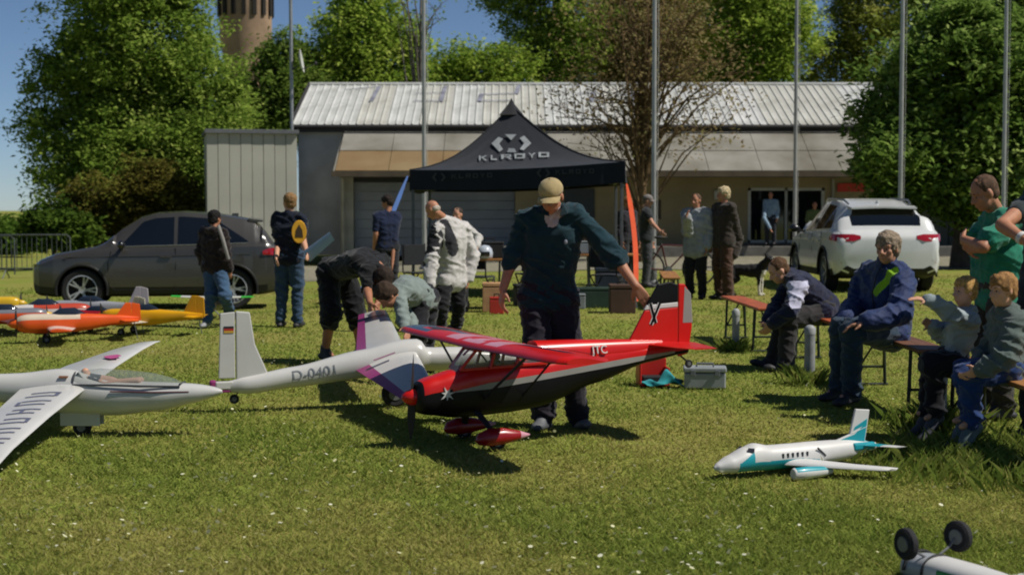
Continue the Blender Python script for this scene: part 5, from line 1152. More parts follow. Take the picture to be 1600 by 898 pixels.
sport_plane('silver_model_aircraft', 'silver grey model aircraft with tall pale fin near the car wheel', 140, 19.6, 175, 1.3, 1.5, '#8d8f94', '#a9a9aa', '#b4aeb2', second='#8d8f94', fin_h=.24)
sport_plane('green_model_aircraft', 'white high wing model aircraft with bright green wing tips behind the boy', 335, 20.8, 262, 1.1, 1.12, '#2a2428', '#c0c0ba', '#2a2428', second='#7a2a26', high=True, z0=.1, zone=lambda p, n: 0)
for o in [q for q in bpy.data.objects if q.parent and q.parent.name.startswith('green_model') and q.name.startswith('wing')]: o.data.materials[1] = gloss('film_leaf_green', '#3aa83a', .3)
sport_plane('orange_model_aircraft', 'dark nosed orange model aircraft cut off by the left edge', 8, 18.6, 25, 1.2, 1.4, '#c24c18', '#3a3c44', '#c9a030', second='#6a6c74', fin_h=.2)
sport_plane('yellow_model_aircraft', 'small yellow model aircraft at the far left edge behind the others', -25, 21.5, 10, 1.2, 1.3, '#c9a226', '#c9a226', '#c9a226', fin_h=.2)
# ================================================================ cars
def car(label, loc, rz, L, Wd, H, paintc, dark_low, group=None, wheel_r=.35, name='parked_car', rails=False):
    t = thing(name, loc, label, 'car', group, rz=rz); kx, kw, kz = L/4.48, Wd/1.85, H/1.6
    body = mat('car_paint_'+paintc, paintc, .28, .03, 3, coat=.6, spec=.5); low = mat('car_cladding', dark_low, .6, .1); gl = mat('car_glass', '#0d1114', .05, 0, spec=.9)
    tl = mat('tail_lamp_red', '#9a121c', .15, .05, coat=.8); hlm = mat('head_lamp', '#3c4048', .1, .05, coat=.8)
    # x from front: half width, bottom, belt z, belt half width, roof z, roof half width
    K = np.array([(0.0, .60, .34, .66, .57, .68, .45), (.04, .72, .28, .71, .66, .74, .52), (.14, .82, .24, .78, .74, .82, .58), (.40, .895, .22, .865, .82, .91, .64), (.85, .918, .22, .935, .86, .985, .68), (1.14, .922, .22, .975, .865, 1.03, .70), (1.3, .922, .22, .99, .86, 1.10, .68),
        (1.58, .922, .22, 1.005, .86, 1.32, .62), (1.92, .922, .22, 1.015, .862, 1.505, .585), (2.2, .924, .22, 1.02, .865, 1.575, .58), (2.7, .924, .22, 1.03, .868, 1.6, .58), (3.3, .922, .22, 1.045, .865, 1.56, .57), (3.78, .918, .22, 1.06, .855, 1.49, .55), (3.98, .91, .23, 1.065, .845, 1.45, .54),
        (4.18, .895, .25, 1.06, .83, 1.24, .60), (4.30, .88, .27, 1.02, .80, 1.07, .62), (4.40, .85, .30, .97, .78, 1.02, .62), (4.46, .80, .36, .90, .72, .95, .58), (4.48, .72, .42, .84, .64, .89, .5)])
    xs = np.unique(np.concatenate([np.linspace(0, 4.48, 100), K[:, 0], [.01, .02, 4.47, 4.44]])); rings = []
    for x in xs:
        w, zb, zbe, wb, zr, wr = [np.interp(x, K[:, 0], K[:, i]) for i in range(1, 7)]
        hgt = max(0, zr-zbe); hp = [(0, zb), (w*.8, zb), (w*.95, zb+.05), (w*.985, zb+.16), (w*1.0, .56), (w*.985, .70), (w*.992, .82) if zbe > .9 else (w*.985, .75), (w*.97, zbe-.04), (wb, zbe), (wb-.01, zbe+.02*(hgt > .1))]
        if hgt > .25:
            for q in (.3, .6, .85): hp.append((wb+(wr-wb)*q+.02*math.sin(PI*q), zbe+(zr-.06-zbe)*q))
            hp += [(wr+.01, zr-.06), (wr-.03, zr-.025), (wr*.6, zr-.003), (0, zr)]
        else:
            e = zr-zbe; hp += [(wb*.97, zbe+e*.35), (wb*.93, zbe+e*.6), (wb*.87, zbe+e*.8), (wb*.8, zbe+e*.9), (wb*.7, zbe+e*.95), (wr*.55, zbe+e*.99), (0, zr)]
        ring = [V3((x*kx, -y*kw, z*kz)) for y, z in hp] + [V3((x*kx, y*kw, z*kz)) for y, z in hp[-2:0:-1]]; rings.append(ring)
    mb = MB(); mb.loft(rings); me = mb.mesh('body')
    for m in (body, gl, low, tl, hlm, mat('car_arch', '#0d0d0e', .9, 0)): me.materials.append(m)
    inv = lambda c: (c.x/kx, abs(c.y)/kw, c.z/kz)
    for p in me.polygons:
        x, y, z = inv(p.center); zbe = np.interp(x, K[:, 0], K[:, 3]); zr = np.interp(x, K[:, 0], K[:, 5]); wr = np.interp(x, K[:, 0], K[:, 6]); i = 0
        if z < .36 or (x > 4.2 and z < .47 and y < .7) or (x < .2 and z < .42): i = 2
        if 1.38 < x < 1.9 and z > zbe+.1 and y < wr-.03: i = 1
        if 4.0 < x < 4.27 and y < wr-.035 and z > 1.06: i = 1
        if x < .42 and y > .50+.35*max(0, .12-x) and .70+.28*x < z < .80+.28*x and x > .02: i = 4
        if x < .16 and y < .42 and .45 < z < .74: i = 2
        p.material_index = i
    o = link('body', me, t); ax = (.90*kx, 3.57*kx); cut = MB(); cut.m = 5
    for a in ax:
        for s in (-1, 1): cut.lathe([(wheel_r*1.17, .56*kw), (wheel_r*1.17, 1.3)], 36, frame((a, 0, wheel_r), (1, 0, 0), (0, 0, 1) if s < 0 else (0, 0, -1)))
    co = link('cutter', cut.mesh('cutter'), t)
    for m in me.materials: co.data.materials.append(m)
    for p in co.data.polygons: p.material_index = 5
    bo = o.modifiers.new('b', 'BOOLEAN'); bo.operation = 'DIFFERENCE'; bo.object = co; bo.solver = 'EXACT'
    me2 = evaluated(o); o.modifiers.clear(); o.data = me2; bpy.data.objects.remove(co)
    auto_smooth(me2, 32); split_mats(o, {1: 'window_glass', 2: 'lower_cladding', 4: 'headlamp'}, t)
    yw = lambda x, z: (np.interp(x, K[:, 0], K[:, 1])*np.interp(z, [.22, .38, .56, .7, .82, .97], [.95, .985, 1, .985, .992, .972])+.0015)*kw
    def gy(x, z):
        zbe, wb, zr, wr = [np.interp(x, K[:, 0], K[:, i]) for i in (3, 4, 5, 6)]; q = min(1, max(0, (z-zbe)/(zr-.06-zbe))); return (wb+(wr-wb)*q+.02*math.sin(PI*q)+.006)*kw
    for s in (-1, 1):
        for nm, x0, x1 in (('side_window', 1.60, 2.53), ('side_window', 2.60, 3.27), ('quarter_window', 3.33, 3.86)):
            cols = []
            for i in range(25):
                x = x0+(x1-x0)*i/24; zb_ = np.interp(x, K[:, 0], K[:, 3])+.025; zt_ = np.interp(x, K[:, 0], K[:, 5])-.095
                if x < 2.2: zt_ = min(zt_, zb_+.01+(x-1.58)*.95)
                if x > 3.3: zt_ = min(zt_, zb_+.01+(3.88-x)*.62)
                zt_ = max(zt_, zb_+.004); cols.append([V3((x*kx, s*gy(x, zb_+(zt_-zb_)*q/6), (zb_+(zt_-zb_)*q/6)*kz)) for q in range(7)])
            MB().loft(cols, caps=False, close=False).build(nm, gl, t, smooth=60)
    SEAM = mat('panel_gap', '#0a0a0a', .9, 0)
    for s in (-1, 1):
        for pts in ([(1.42, .95), (1.36, .75), (1.38, .4), (1.5, .33)], [(2.56, 1.0), (2.56, .7), (2.54, .36)], [(3.36, 1.02), (3.42, .8), (3.2, .5), (3.1, .36)], [(1.5, .335), (3.1, .335)]):
            MB().tube([V3((x*kx, s*yw(x, z), z*kz)) for x, z in pts], .007, 5).build('door_gap', SEAM, t)
        MB().tube([V3((x*kx, s*(yw(x, .8)-.002), z*kz)) for x, z in ((.6, .86), (1.5, .87), (2.6, .88), (3.9, .9))], .006, 5).build('shoulder_line', body, t)
        for x in (2.38, 3.2): MB().box((x*kx, s*(yw(x, .82)+.012), .86*kz), (.2, .025, .03)).build('door_handle', body, t, bevel=.008)
        path = [(4.475, .46), (4.468, .58), (4.45, .70), (4.41, .795), (4.34, .858), (4.24, .888), (4.12, .903)]; rr = []
        for i, (px_, py_) in enumerate(path):
            h0, h1 = (.915, .97) if i == 0 else ((.875, .995) if i < 5 else (.89, .995)); h1 = h1 if i < 6 else .95; nx_, ny_ = (1, .1) if i < 3 else ((.7, .7) if i < 5 else (.1, 1))
            rr.append([V3(((px_+nx_*o_-.035*(hh-.9)/.09*(i < 5))*kx, s*(py_+ny_*o_)*kw, hh*kz)) for o_, hh in ((-.05, h0), (.012, h0), (.016, (h0+h1)/2), (.010, h1), (-.05, h1))])
        MB().loft(rr).build('tail_lamp', tl, t, smooth=50)
        for a_ in ax: MB().tube([V3((a_+wheel_r*1.19*math.cos(th), s*(.915*kw), wheel_r+wheel_r*1.19*math.sin(th))) for th in [R(-12+204*i/20) for i in range(21)]], .022, 6, sq=(1, 1)).build('arch_trim', low, t, smooth=50)
        MB().tube([V3((x*kx, s*gy(x, np.interp(x, K[:, 0], K[:, 3])+.02), (np.interp(x, K[:, 0], K[:, 3])+.018)*kz)) for x in (1.6, 2.0, 2.6, 3.2, 3.86)], .008, 5).build('window_trim', mat('trim_alu', '#9a9c9e', .3, .05, metal=.7), t)
        m = MB(); m.ell((1.62*kx, s*(.93*kw+.13), 1.06*kz), (.07, .11, .075)); mo = m.build('mirror', mat('mirror_shell', '#15161a', .3, 0, coat=.4), t, smooth=True); MB().bar((1.6*kx, s*.86*kw, 1.0*kz), (1.62*kx, s*(.93*kw+.06), 1.03*kz), .05, .04).build('mirror_arm', low, mo)
        if rails: MB().tube([(2.0*kx, s*.54*kw, 1.545*kz), (2.2*kx, s*.555*kw, 1.60*kz), (3.5*kx, s*.54*kw, 1.57*kz), (3.75*kx, s*.52*kw, 1.50*kz)], .018, 8).build('roof_rail', mat('rail_alu', '#8e9092', .3, .05, metal=.8), t, smooth=True)
    MB().loft([[(3.86*kx, y, 1.488*kz-.03*abs(y)), (4.12*kx, y*.97, 1.455*kz-.03*abs(y)), (4.12*kx, y*.97, 1.43*kz-.03*abs(y)), (3.86*kx, y, 1.43*kz-.03*abs(y))] for y in (-.56*kw, -.3*kw, 0, .3*kw, .56*kw)]).build('roof_spoiler', body, t, smooth=40)
    for a in ax:
        for s in (-1, 1):
            yo = s*(.90*kw-.11); M = frame((a, yo, wheel_r), (1, 0, 0), (0, 0, 1) if s < 0 else (0, 0, -1)); r = wheel_r
            wo = MB().lathe([(r*.7, -.1), (r*.9, -.112), (r*.985, -.09), (r, -.04), (r, .04), (r*.985, .09), (r*.9, .112), (r*.7, .1)], 36, M, caps=False).build('wheel', TYRE, t, smooth=35)
            RIM = mat('alloy_rim', '#a0a2a5', .35, .1, metal=.35); ri = MB(); ri.lathe([(r*.72, -.1), (r*.72, .1), (r*.66, .105), (r*.64, .02)], 32, M, caps=False); ri.lathe([(.02, .06), (r*.17, .065), (r*.19, .03)], 16, M); ri.build('rim', RIM, wo, smooth=35)
            MB().lathe([(.01, .0), (r*.66, .0), (r*.66, -.02)], 24, M).build('brake_back', mat('wheel_inner_dark', '#0e0e0f', .8, 0), wo)
            for k_ in range(5):
                for d_ in (-.16, .16):
                    an = 2*PI*k_/5; p0 = M@V3((r*.15*math.cos(an), r*.15*math.sin(an), .055)); p1 = M@V3((r*.68*math.cos(an+d_), r*.68*math.sin(an+d_), .075)); MB().bar(p0, p1, .03, .028, up=(0, 1, 0)).build('spoke', RIM, wo)
    PL = mat('number_plate_white', '#b8b8b2', .5, .05)
    MB().box((4.455*kx, 0, .80*kz), (.03, .52, .11)).build('number_plate', PL, t, bevel=.004)
    MB().box((.0*kx-.005, 0, .48*kz), (.02, .52, .11)).build('number_plate', PL, t, bevel=.004)
    for s in (-1, 1): MB().box((4.44*kx, s*.62*kw, .52*kz), (.05, .32*kw, .035)).build('bumper_reflector', tl, t, bevel=.006)
    MB().tube([(4.12*kx, 0, 1.12*kz), (4.02*kx, .32, 1.19*kz)], .008, 5).build('wiper', MBLK, t)
    MB().box((3.6*kx, 0, 1.53*kz), (.12, .03, .06)).build('roof_antenna', body, t, bevel=.01)
    return t
# grey car, side on, front towards left: local x runs front->rear = world +x
p = G(254, 28.0); a = R(8); car('dark grey compact sport utility car seen from its left side, nose to the left', V3((p.x, p.y, gz(p.x, p.y)))-V3((2.18*math.cos(a), 2.18*math.sin(a), 0)), a, 4.36, 1.9, 1.76, '#383633', '#141415', 'parked cars', wheel_r=.37, rails=False)
# white car, tail to the camera: front->rear = -y
p = G(1388, 27.0); car('white sport utility car seen from behind at the right', V3((p.x+.0, 27.0+4.63, gz(p.x, 29))), R(-90), 4.63, 1.98, 1.68, '#c9cac9', '#151516', 'parked cars', wheel_r=.37, rails=True)

# ================================================================ tent
NAVT = cloth('tent_fabric_black', '#1b1f27', .8, .14); TLEG = mat('tent_leg_grey', '#5e6164', .5, .1, metal=.4); PRINT = mat('tent_print_grey', '#8e9294', .8, .08); PRINTD = mat('tent_print_dim', '#34383c', .8, .08)
def tent():
    FL = W(640, 266, 26.0); FR = W(977, 253, 24.6); dep = V3((.12, 3.2, 0)); BL = FL+dep; BR = FR+dep; c0 = (FL+FR)/2+dep/2; pk = V3((W(799, 166, c0.y).x, c0.y, W(799, 166, c0.y).z))
    base = V3((c0.x, c0.y, 0)); t = thing('canopy_tent', base, 'black pop-up tent with white arrow logo and lettering KLROYO', 'tent')
    L_ = lambda v: v-base
    def roof_pt(a, b, u, v):  # u along eave, v 0 eave..1 peak with tension sag
        e = a.lerp(b, u); p = e.lerp(pk, v); edge = abs(u-.5)*2; sag = (.28*math.sin(PI*v)*(1-.25*v)); p.z -= sag*(.75+.25*edge); p.z -= .05*(1-v)*math.sin(PI*u); p.z += (.010*math.sin(u*19+v*7)+.008*math.sin(u*37-v*11))*math.sin(PI*min(1, v*1.2))*math.sin(PI*u); return p
    faces = ((FL, FR), (FR, BR), (BR, BL), (BL, FL))
    for a, b in faces:
        n, m = 40, 24; rings = [[L_(roof_pt(a, b, i/n, j/m)) for i in range(n+1)] for j in range(m)]; mb = MB(); mb.loft(rings, caps=False, close=False)
        k_ = len(mb.v); mb.add([L_(pk)], []); last = (m-1)*(n+1)
        mb.f += [(last+i, last+i+1, k_) for i in range(n)]; mb.mi += [0]*n
        mb.build('roof_panel', NAVT, t, smooth=60)
        d = (b-a).normalized(); out = V3((d.y, -d.x, 0)); h = .33
        rr = []
        for i in range(33):
            u = i/32; p_ = roof_pt(a, b, u, 0); q_ = p_-V3((0, 0, h)); wv = .012*math.sin(u*23)+.008*math.sin(u*51); rr.append([L_(p_+V3((0, 0, .005))), L_(p_.lerp(q_, .5)+out*wv), L_(q_+out*(wv*1.6+.01))])
        MB().loft(rr, caps=False, close=False).build('valance', NAVT, t, smooth=60)
    for c in (FL, FR, BL, BR):
        MB().tube([L_(V3((c.lerp(pk, v).x, c.lerp(pk, v).y, c.lerp(pk, v).z-.28*math.sin(PI*v)*(1-.25*v)+.006))) for v in [i/14 for i in range(15)]], .013, 6).build('roof_seam', cloth('tent_seam', '#1c2026'), t, smooth=50)
    MB().lathe([(.001, .14), (.06, .03), (.22, -.16)], 12, Matrix.Translation(L_(pk))).build('peak_cap', cloth('tent_cap_sunlit_grey', '#26262a'), t, smooth=50)  # greyer than the fabric: sunlight on the peak put into its colour
    for c in (FL, FR, BL, BR):
        i = L_(c.lerp(c0, .03)); g = gz(c.x, c.y); MB().box((i.x, i.y, (i.z-.05+g)/2), (.05, .05, i.z-.05-g)).build('leg', TLEG, t, bevel=.006); MB().box((i.x, i.y, g+.01), (.14, .14, .02)).build('foot_plate', TLEG, t)
    for a, b in faces:
        a2, b2 = L_(a.lerp(c0, .05))-V3((0, 0, .04)), L_(b.lerp(c0, .05))-V3((0, 0, .04)); tr = MB(); k_ = 4
        for i in range(k_):
            p0, p1 = a2.lerp(b2, i/k_), a2.lerp(b2, (i+1)/k_); tr.bar(p0, p1-V3((0, 0, .28)), .025).bar(p0-V3((0, 0, .28)), p1, .025)
        tr.build('scissor_truss', TLEG, t)
    # logo and lettering lie on the front panel
    def proj(p):
        d = p-V3((0, 0, EYE)); yc = d.y*_c-d.z*_s; zc = d.y*_s+d.z*_c; return 800+d.x/yc*FPX, 449-zc/yc*FPX
    U = [(i/120, j/120) for i in range(121) for j in range(100)]; PP = [(proj(roof_pt(FL, FR, u, v)), u, v) for u, v in U]
    arr = np.array([[q[0][0], q[0][1], q[1], q[2]] for q in PP])
    def at(px, py):
        d = (arr[:, 0]-px)**2+(arr[:, 1]-py)**2; k_ = np.argsort(d)[:3]; w = 1/(d[k_]+.2); return (arr[k_, 2]*w).sum()/w.sum(), (arr[k_, 3]*w).sum()/w.sum()
    def onp(polys, name, m):
        mb = MB()
        for poly in polys:
            P_ = []
            for px, py in poly: u, v = at(px, py); P_.append(L_(roof_pt(FL, FR, u, v)+V3((0, -.03, .02))))
            mb.add(P_, [tuple(range(len(P_)))])
        return mb.build(name, m, t)
    onp([[(768, 226), (779, 216), (786, 219), (780, 227), (786, 235), (780, 239)]], 'logo_chevron', PRINT)
    onp([[(830, 226), (819, 214), (812, 218), (819, 226), (812, 235), (818, 237)]], 'logo_chevron', PRINT)
    onp([[(789, 212), (807, 212), (799, 221)]], 'logo_wedge', PRINT); onp([[(792, 240), (795, 234), (804, 234), (807, 240)]], 'logo_wedge', PRINT)
    # block letters K L R O Y O as strokes on the fabric (each a 4-point polygon list)
    GL_ = {'K': [[(0, 0), (.22, 0), (.22, 1), (0, 1)], [(.22, .4), (.75, 0), (1, 0), (.4, .55)], [(.3, .45), (.75, 1), (1, 1), (.45, .4)]], 'L': [[(0, 0), (.22, 0), (.22, 1), (0, 1)], [(.22, .75), (.95, .75), (.95, 1), (.22, 1)]],
           'R': [[(0, 0), (.22, 0), (.22, 1), (0, 1)], [(.22, 0), (.95, 0), (.95, .22), (.22, .22)], [(.75, .22), (.95, .22), (.95, .6), (.75, .6)], [(.22, .42), (.75, .42), (.75, .62), (.22, .62)], [(.45, .62), (.7, .62), (1, 1), (.75, 1)]],
           'O': [[(0, 0), (.22, 0), (.22, 1), (0, 1)], [(.78, 0), (1, 0), (1, 1), (.78, 1)], [(.22, 0), (.78, 0), (.78, .24), (.22, .24)], [(.22, .76), (.78, .76), (.78, 1), (.22, 1)]], 'Y': [[(0, 0), (.26, 0), (.6, .5), (.4, .55)], [(.74, 0), (1, 0), (.6, .55), (.42, .5)], [(.39, .5), (.61, .5), (.61, 1), (.39, 1)]]}
    for ch, x0, x1, y0 in (('K', 748.5, 761.5, 245), ('L', 767, 777, 244.3), ('R', 783, 800, 243), ('O', 803.5, 820, 242), ('Y', 825, 837, 241), ('O', 841.5, 858, 239.8)):
        onp([[(x0+(x1-x0)*x, y0+7.5*y) for x, y in poly] for poly in GL_[ch]], 'letter', PRINT)
    # the smaller, dimmer print on the valance
    def onv(px, py): p_ = W(px, py, 25.3); u = (px-640)/337; e = FL.lerp(FR, u); return L_(V3((W(px, py, e.y).x, e.y-.055, W(px, py, e.y).z)))
    for x0, y0, sc in ((706, 272, 1.0), (868, 265.5, .95)):
        for i, ch in enumerate('KLROYO'):
            xa = x0+i*11*sc; mb = MB()
            for poly in GL_[ch]: P_ = [onv(xa+8*sc*x, y0-i*.35+7*y) for x, y in poly]; mb.add(P_, [tuple(range(len(P_)))])
            mb.build('valance_letter', PRINTD, t)
        xc, yc = x0-20*sc, y0+5; mb = MB()
        for s in (-1, 1): P_ = [onv(xc+s*11, yc), onv(xc+s*5, yc-7), onv(xc+s*3, yc-5.5), onv(xc+s*7, yc), onv(xc+s*3, yc+5.5), onv(xc+s*5, yc+7)]; mb.add(P_, [tuple(range(6))])
        mb.build('valance_logo', PRINTD, t)
    return FL, FR
FL, FR = tent()
def strap(label, a, b, w, m, bend, name='guy_strap'):
    a, b = V3(a), V3(b); t = thing(name, V3((b.x, b.y, gz(b.x, b.y))), label, 'strap'); r = []; n = 16; d = (b-a).normalized(); sd = d.cross(V3((0, 1, 0))).normalized()
    for i in range(n+1):
        q = i/n; p_ = a.lerp(b, q)+V3(bend)*math.sin(PI*q)-t.location; ww = w*(.35+.65*min(1, q*6)); r.append([p_-sd*ww/2+V3((0, -.006, 0)), p_+sd*ww/2+V3((0, -.006, 0)), p_+sd*ww/2+V3((0, .006, 0)), p_-sd*ww/2+V3((0, .006, 0))])
    MB().loft(r).build('webbing', m, t, smooth=40); e = b-t.location
    MB().tube([e+V3((0, 0, .12)), V3((e.x+.02, e.y, -.1))], .012, 6).build('stake', HUB, t)
strap('blue strap running down from the left front tent corner', FL+V3((-.03, -.05, -.1)), G(560, 24.6)+V3((0, 0, .06)), .07, mat('blue_webbing', '#2f5c9c', .6, .1), (0, 0, 0))
strap('curved orange strap hanging from the right front tent corner', FR+V3((.02, -.05, -.35)), G(993, 22.5)+V3((0, 0, .1)), .075, mat('orange_webbing', '#cf4a16', .55, .08), (.06, 0, 0))

# ================================================================ benches
WOOD = mat('orange_varnished_plank', '#a5512a', .45, .2, 3, .1, 30, stretch=(6, 1, 6)); WOODB = mat('worn_brown_plank', '#6a4630', .5, .25, 3, .1, 30, stretch=(6, 1, 6)); WOODL = mat('honey_plank', '#9a6a38', .5, .2, 3, .1, 30, stretch=(6, 1, 6)); LEGG = mat('dark_green_steel', '#1c2620', .5, .1, metal=.2)
def bench(label, x, y0, y1, m, rz=0, L=None):
    L = y1-y0; ym = (y0+y1)/2; t = thing('beer_bench', (x, ym, gz(x, ym)), label, 'bench', 'folding wooden benches in a row', rz=rz)
    MB().box((0, 0, .467), (.25, L, .027)).build('plank', m, t, bevel=.008)
    MB().box((0, 0, .448), (.2, L-.1, .012)).build('under_batten', LEGG, t)
    for s in (-1, 1):
        ye = s*(L/2-.28); f = MB()
        for sx in (-1, 1): f.tube([(sx*.1, ye, .445), (sx*.115, ye, .0)], .014, 8)
        f.tube([(-.11, ye, .16), (.11, ye, .16)], .011, 6).tube([(-.14, ye, .012), (.14, ye, .012)], .014, 8); f.build('leg_frame', LEGG, t, smooth=50)
        MB().tube([(-.1, ye, .16), (-.02, ye-s*.34, .442)], .009, 6).tube([(.1, ye, .16), (.02, ye-s*.34, .442)], .009, 6).build('brace', LEGG, t, smooth=50)
bench('orange varnished bench, farthest of the row and empty', 2.60, 15.7, 17.9, WOOD, R(2))
bench('bench under the seated man in the navy hoodie', 2.93, 13.2, 15.4, WOOD, R(1))
bench('brown bench under the seated man in the blue jacket', 3.0, 10.85, 13.05, WOODB)
bench('bench under the two boys, nearest of the row', 3.08, 8.4, 10.6, WOODL)
bench('wooden bench standing end on beside the pale flagpole', X(1052, 22.5), 22, 24.2, WOODL, R(-4))

# ================================================================ boxes and bag by the red tail
def crate_grey():
    p = G(1102, 12.7); t = thing('grey_toolbox', p, 'light grey plastic toolbox lying in the grass behind the aircraft tail', 'toolbox', rz=R(-6)); m = mat('light_grey_plastic', '#8f9496', .45, .08)
    MB().box((0, 0, .075), (.34, .2, .13)).build('body', m, t, bevel=.012); MB().box((0, 0, .165), (.355, .215, .042)).build('lid', m, t, bevel=.012); MB().tube([(-.07, -.05, .185), (-.065, -.05, .215), (.065, -.05, .215), (.07, -.05, .185)], .009, 6).build('handle', mat('grey_handle', '#6c7073', .5, .1), t)
    for s in (-1, 1): MB().box((s*.1, -.111, .14), (.04, .012, .05)).build('latch', mat('grey_handle', '#6c7073', .5, .1), t, bevel=.003)
crate_grey()
def red_box():
    p = G(1020, 12.95); t = thing('red_case', p, 'red plastic field case standing open beside the grey toolbox', 'case', rz=R(5)); m = gloss('red_plastic', '#b8251c', .4)
    MB().box((0, .07, .115), (.26, .02, .23)).box((-.12, -.02, .115), (.02, .18, .23)).box((.12, -.02, .08), (.02, .18, .16)).box((0, -.02, .01), (.26, .2, .02)).build('shell', m, t, bevel=.008)
    MB().tube([(-.06, .07, .23), (-.05, .07, .27), (.05, .07, .27), (.06, .07, .23)], .01, 6).build('handle', m, t); MB().box((0, -.03, .06), (.2, .13, .06)).build('dark_lining', MBLK, t, bevel=.01)
red_box()
def rag():
    p = G(1036, 12.75); t = thing('teal_cloth', p, 'crumpled teal cloth draped in front of the red case', 'cloth'); n = 26; rings = []
    for i in range(n):
        rr = []
        for j in range(12):
            u, v = (i/(n-1)-.5)*.32, (j/11-.5)*.16; h = .14*math.exp(-((v+.01)/.07)**2)*(.75+.35*math.sin(u*22)+.2*math.sin(u*47+v*30))*(1-.5*abs(u)/.16)+.012; rr.append(V3((u+.02*math.sin(v*60), v+.015*math.sin(u*40), h)))
        rings.append(rr)
    o = MB().loft(rings, caps=False, close=False).build('fabric', cloth('teal_cloth_fabric', '#2a8a90'), t, smooth=60); so = o.modifiers.new('s', 'SOLIDIFY'); so.thickness = .004
rag()

# ================================================================ things around the tent
def folding_table(label, px, D, w=1.2, d=.6, rz=0, h=.74):
    t = thing('folding_table', G(px, D), label, 'table', 'tables under the tent', rz=rz); MB().box((0, 0, h-.015), (w, d, .03)).build('table_top', WOODL, t, bevel=.006)
    for s in (-1, 1):
        for q in (-1, 1): MB().tube([(s*(w/2-.12), q*(d/2-.06), h-.03), (s*(w/2-.1), q*(d/2-.05), 0)], .016, 8).build('leg', LEGG, t)
    return t
folding_table('folding table under the tent beside the bald man', 775, 22.6, 1.1, .6); folding_table('folding table under the right half of the tent', 925, 24.6, 1.5, .6)
def box_thing(name, label, px, D, z, dims, m, cat, grp=None, rz=0, lid=True):
    t = thing(name, G(px, D)+V3((0, 0, z)), label, cat, grp, rz=rz); x, y, h = dims; MB().box((0, 0, h*.42), (x, y, h*.84)).build('body', m, t, bevel=.012)
    MB().box((0, 0, h*.93), (x*1.02, y*1.02, h*.14)).build('lid', m, t, bevel=.012); MB().tube([(-x*.18, 0, h), (-x*.16, 0, h+.04), (x*.16, 0, h+.04), (x*.18, 0, h)], .01, 6).build('handle', MBLK, t)
EQ = 'equipment under the tent'
box_thing('equipment_case', 'black equipment case on the table beside the bald man', 765, 22.6, .745, (.42, .3, .24), MBLK, 'case', EQ); box_thing('equipment_case', 'black case on the table under the right half of the tent', 940, 24.6, .745, (.5, .3, .22), MBLK, 'case', EQ)
box_thing('equipment_case', 'silver grey case on the right table under the tent', 905, 24.5, .745, (.4, .3, .2), mat('silver_case', '#8e9294', .4, .1, metal=.3), 'case', EQ); box_thing('wooden_crate', 'brown wooden crate on the grass right of the man in the cap', 972, 21.6, 0, (.36, .36, .4), mat('crate_brown', '#4a3324', .8, .25, 4), 'crate', EQ)
box_thing('cool_box', 'dark green cool box on the grass under the tent', 925, 22.6, 0, (.5, .32, .3), mat('dark_green_plastic', '#24382c', .5, .1), 'cool box', EQ); box_thing('fuel_canister', 'red and white fuel canister on the grass below the table', 776, 21.6, 0, (.2, .14, .24), gloss('canister_red', '#b03028', .4), 'canister', EQ)
box_thing('cardboard_box', 'pale cardboard box under the table beside the bald man', 768, 22.0, .0, (.26, .26, .42), mat('cardboard_pale', '#b48a62', .85, .15), 'box', EQ); box_thing('equipment_case', 'pale grey case on the grass under the tent', 895, 22.4, 0, (.36, .25, .22), mat('pale_case', '#7c8084', .5, .1), 'case', EQ)
t = thing('white_lamp_globe', G(757, 22.4)+V3((0, 0, .745)), 'round white helmet on the table beside the bald man', 'helmet'); t.name = 'white_helmet'
MB().lathe([(.001, .2), (.07, .185), (.11, .14), (.125, .08), (.12, .02), (.1, 0)], 20).build('shell', gloss('helmet_white', '#a9b0ba', .25), t, smooth=50); MB().box((0, -.1, .07), (.16, .05, .07)).build('visor', PANE, t, bevel=.015)
# bicycle leaning near the flagpole
def bicycle():
    t = thing('bicycle', G(1052, 30.2), 'dark bicycle parked behind the end on bench', 'bicycle', rz=R(8)); fm = gloss('bike_frame_red', '#4a1c20', .3); fr = MB()
    A, B, C_, Dd, E = V3((-.52, 0, .34)), V3((.52, 0, .34)), V3((-.12, 0, .3)), V3((-.24, 0, .8)), V3((.36, 0, .78))
    for p_, q_ in ((A, C_), (A, Dd), (C_, Dd), (C_, E), (Dd, E), (E, B)): fr.tube([p_, q_], .017, 8)
    fr.build('frame', fm, t, smooth=True)
    for c in (A, B):
        M = frame(c, (1, 0, 0), (0, 0, 1)); w = MB(); w.tube([M@V3((.33*math.cos(2*PI*i/28), .33*math.sin(2*PI*i/28), 0)) for i in range(29)], .02, 6); wo = w.build('wheel', TYRE, t, smooth=True)
        for k_ in range(12): a = 2*PI*k_/12; MB().tube([c, M@V3((.32*math.cos(a), .32*math.sin(a), 0))], .0025, 4).build('spoke', HUB, wo)
    MB().tube([Dd, Dd+V3((-.03, 0, .12))], .013, 6).build('seat_post', HUB, t); MB().ell(Dd+V3((-.02, 0, .15)), (.14, .07, .035)).build('saddle', MBLK, t, smooth=True)
    MB().tube([E, E+V3((-.02, 0, .18))], .014, 6).tube([E+V3((-.08, -.26, .22)), E+V3((.0, -.12, .19)), E+V3((.0, .12, .19)), E+V3((-.08, .26, .22))], .012, 6).build('handlebar', MBLK, t); MB().lathe([(.09, -.006), (.09, .006)], 18, frame(C_+V3((0, -.03, 0)), (1, 0, 0), (0, 0, 1))).bar(C_+V3((0, -.06, 0)), C_+V3((.12, -.06, -.12)), .02).build('crank', HUB, t)
    MB().box(E+V3((.18, 0, .02)), (.28, .32, .2)).build('basket', MBLK, t, bevel=.02)
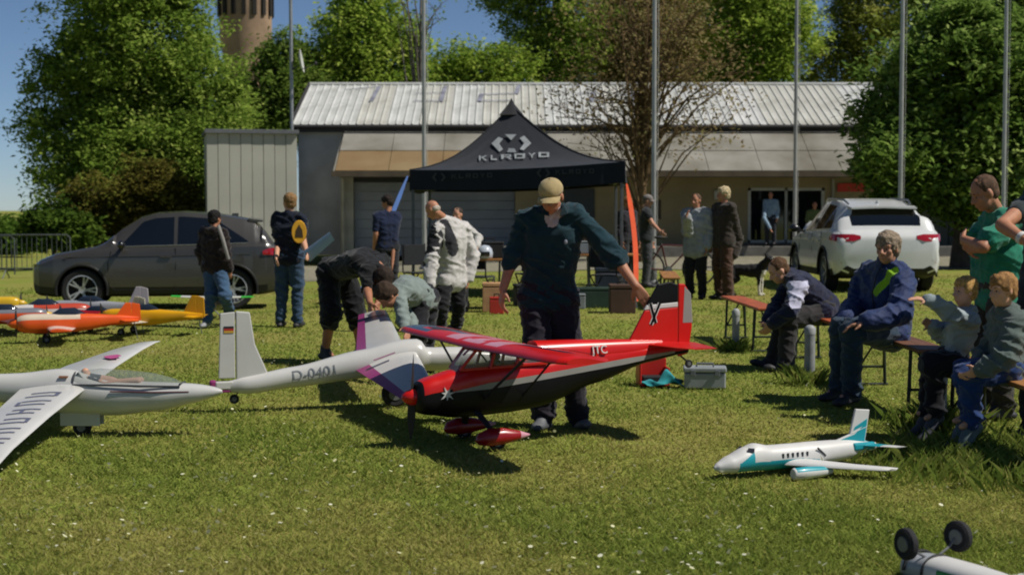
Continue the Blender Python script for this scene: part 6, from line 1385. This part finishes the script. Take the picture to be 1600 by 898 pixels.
bicycle()
# folding chair behind the bending man
def chair(label, p, rz, m, name='folding_chair', grp='folding chairs'):
    t = thing(name, p, label, 'chair', grp, rz=rz); MB().box((0, 0, .43), (.44, .42, .025)).build('seat', m, t, bevel=.01); MB().box((0, .22, .72), (.44, .025, .34)).build('backrest', m, t, bevel=.01)
    for s in (-1, 1):
        MB().tube([(s*.23, -.24, 0), (s*.23, .22, .44), (s*.23, .24, .9)], .012, 6).build('leg', MBLK, t); MB().tube([(s*.215, .26, 0), (s*.215, -.2, .43)], .012, 6).build('leg', MBLK, t)
chair('chair under the seated visitor at the clubhouse window', G(1271, 46.55)+V3((0, 0, .35)), 0, cloth('chair_canvas_dark', '#1e2024'))
# blue wing panel carried by the person in the navy shirt
a = W(474, 396, 18.9); b = W(515, 366, 18.8); t = thing('blue_wing_panel', a, 'pale blue model wing panel carried under an arm', 'wing panel')
wing('panel', [((0, 0, .03), .16), (tuple((b-a)+V3((0, 0, .03))), .12)], [gloss('pale_blue_film', '#7d93a8', .3)], t, None, 4, .12, fx=V3((-.5, .2, .8)).normalized(), up=V3((0, -1, .2)).normalized())
t['label'] = 'pale blue model wing panel carried by the person in the navy shirt'

for px, D, rz, lab in ((745, 23.4, 160, 'dark folding chair behind the table beside the bald man'), (832, 24.2, 200, 'dark folding chair under the middle of the tent'), (952, 23.8, 150, 'dark folding chair under the right half of the tent'), (660, 25.2, 40, 'dark folding chair by the left tent leg')):
    chair(lab, G(px, D), R(rz), cloth('chair_canvas_dark', '#1e2024'))
box_thing('equipment_case', 'long black case on the grass under the middle of the tent', 850, 23.2, 0, (.9, .35, .32), MBLK, 'case', EQ, R(8))
box_thing('cool_box', 'dark blue cool box on the grass beside the right table', 958, 25.6, 0, (.6, .4, .5), mat('dark_blue_plastic', '#1e2a3c', .5, .1), 'cool box', EQ)
box_thing('cardboard_box', 'brown cardboard box on the right table under the tent', 925, 24.8, .745, (.3, .3, .28), mat('cardboard_brown', '#6a4e34', .85, .15), 'box', EQ)
folding_table('dark topped folding table at the rear of the tent', 850, 27.2, 1.8, .7)
box_thing('equipment_case', 'black amplifier case on the rear table under the tent', 830, 27.1, .745, (.5, .4, .42), MBLK, 'case', EQ)
box_thing('equipment_case', 'grey amplifier case on the rear table under the tent', 870, 27.1, .745, (.4, .4, .3), mat('pale_case', '#7c8084', .5, .1), 'case', EQ)
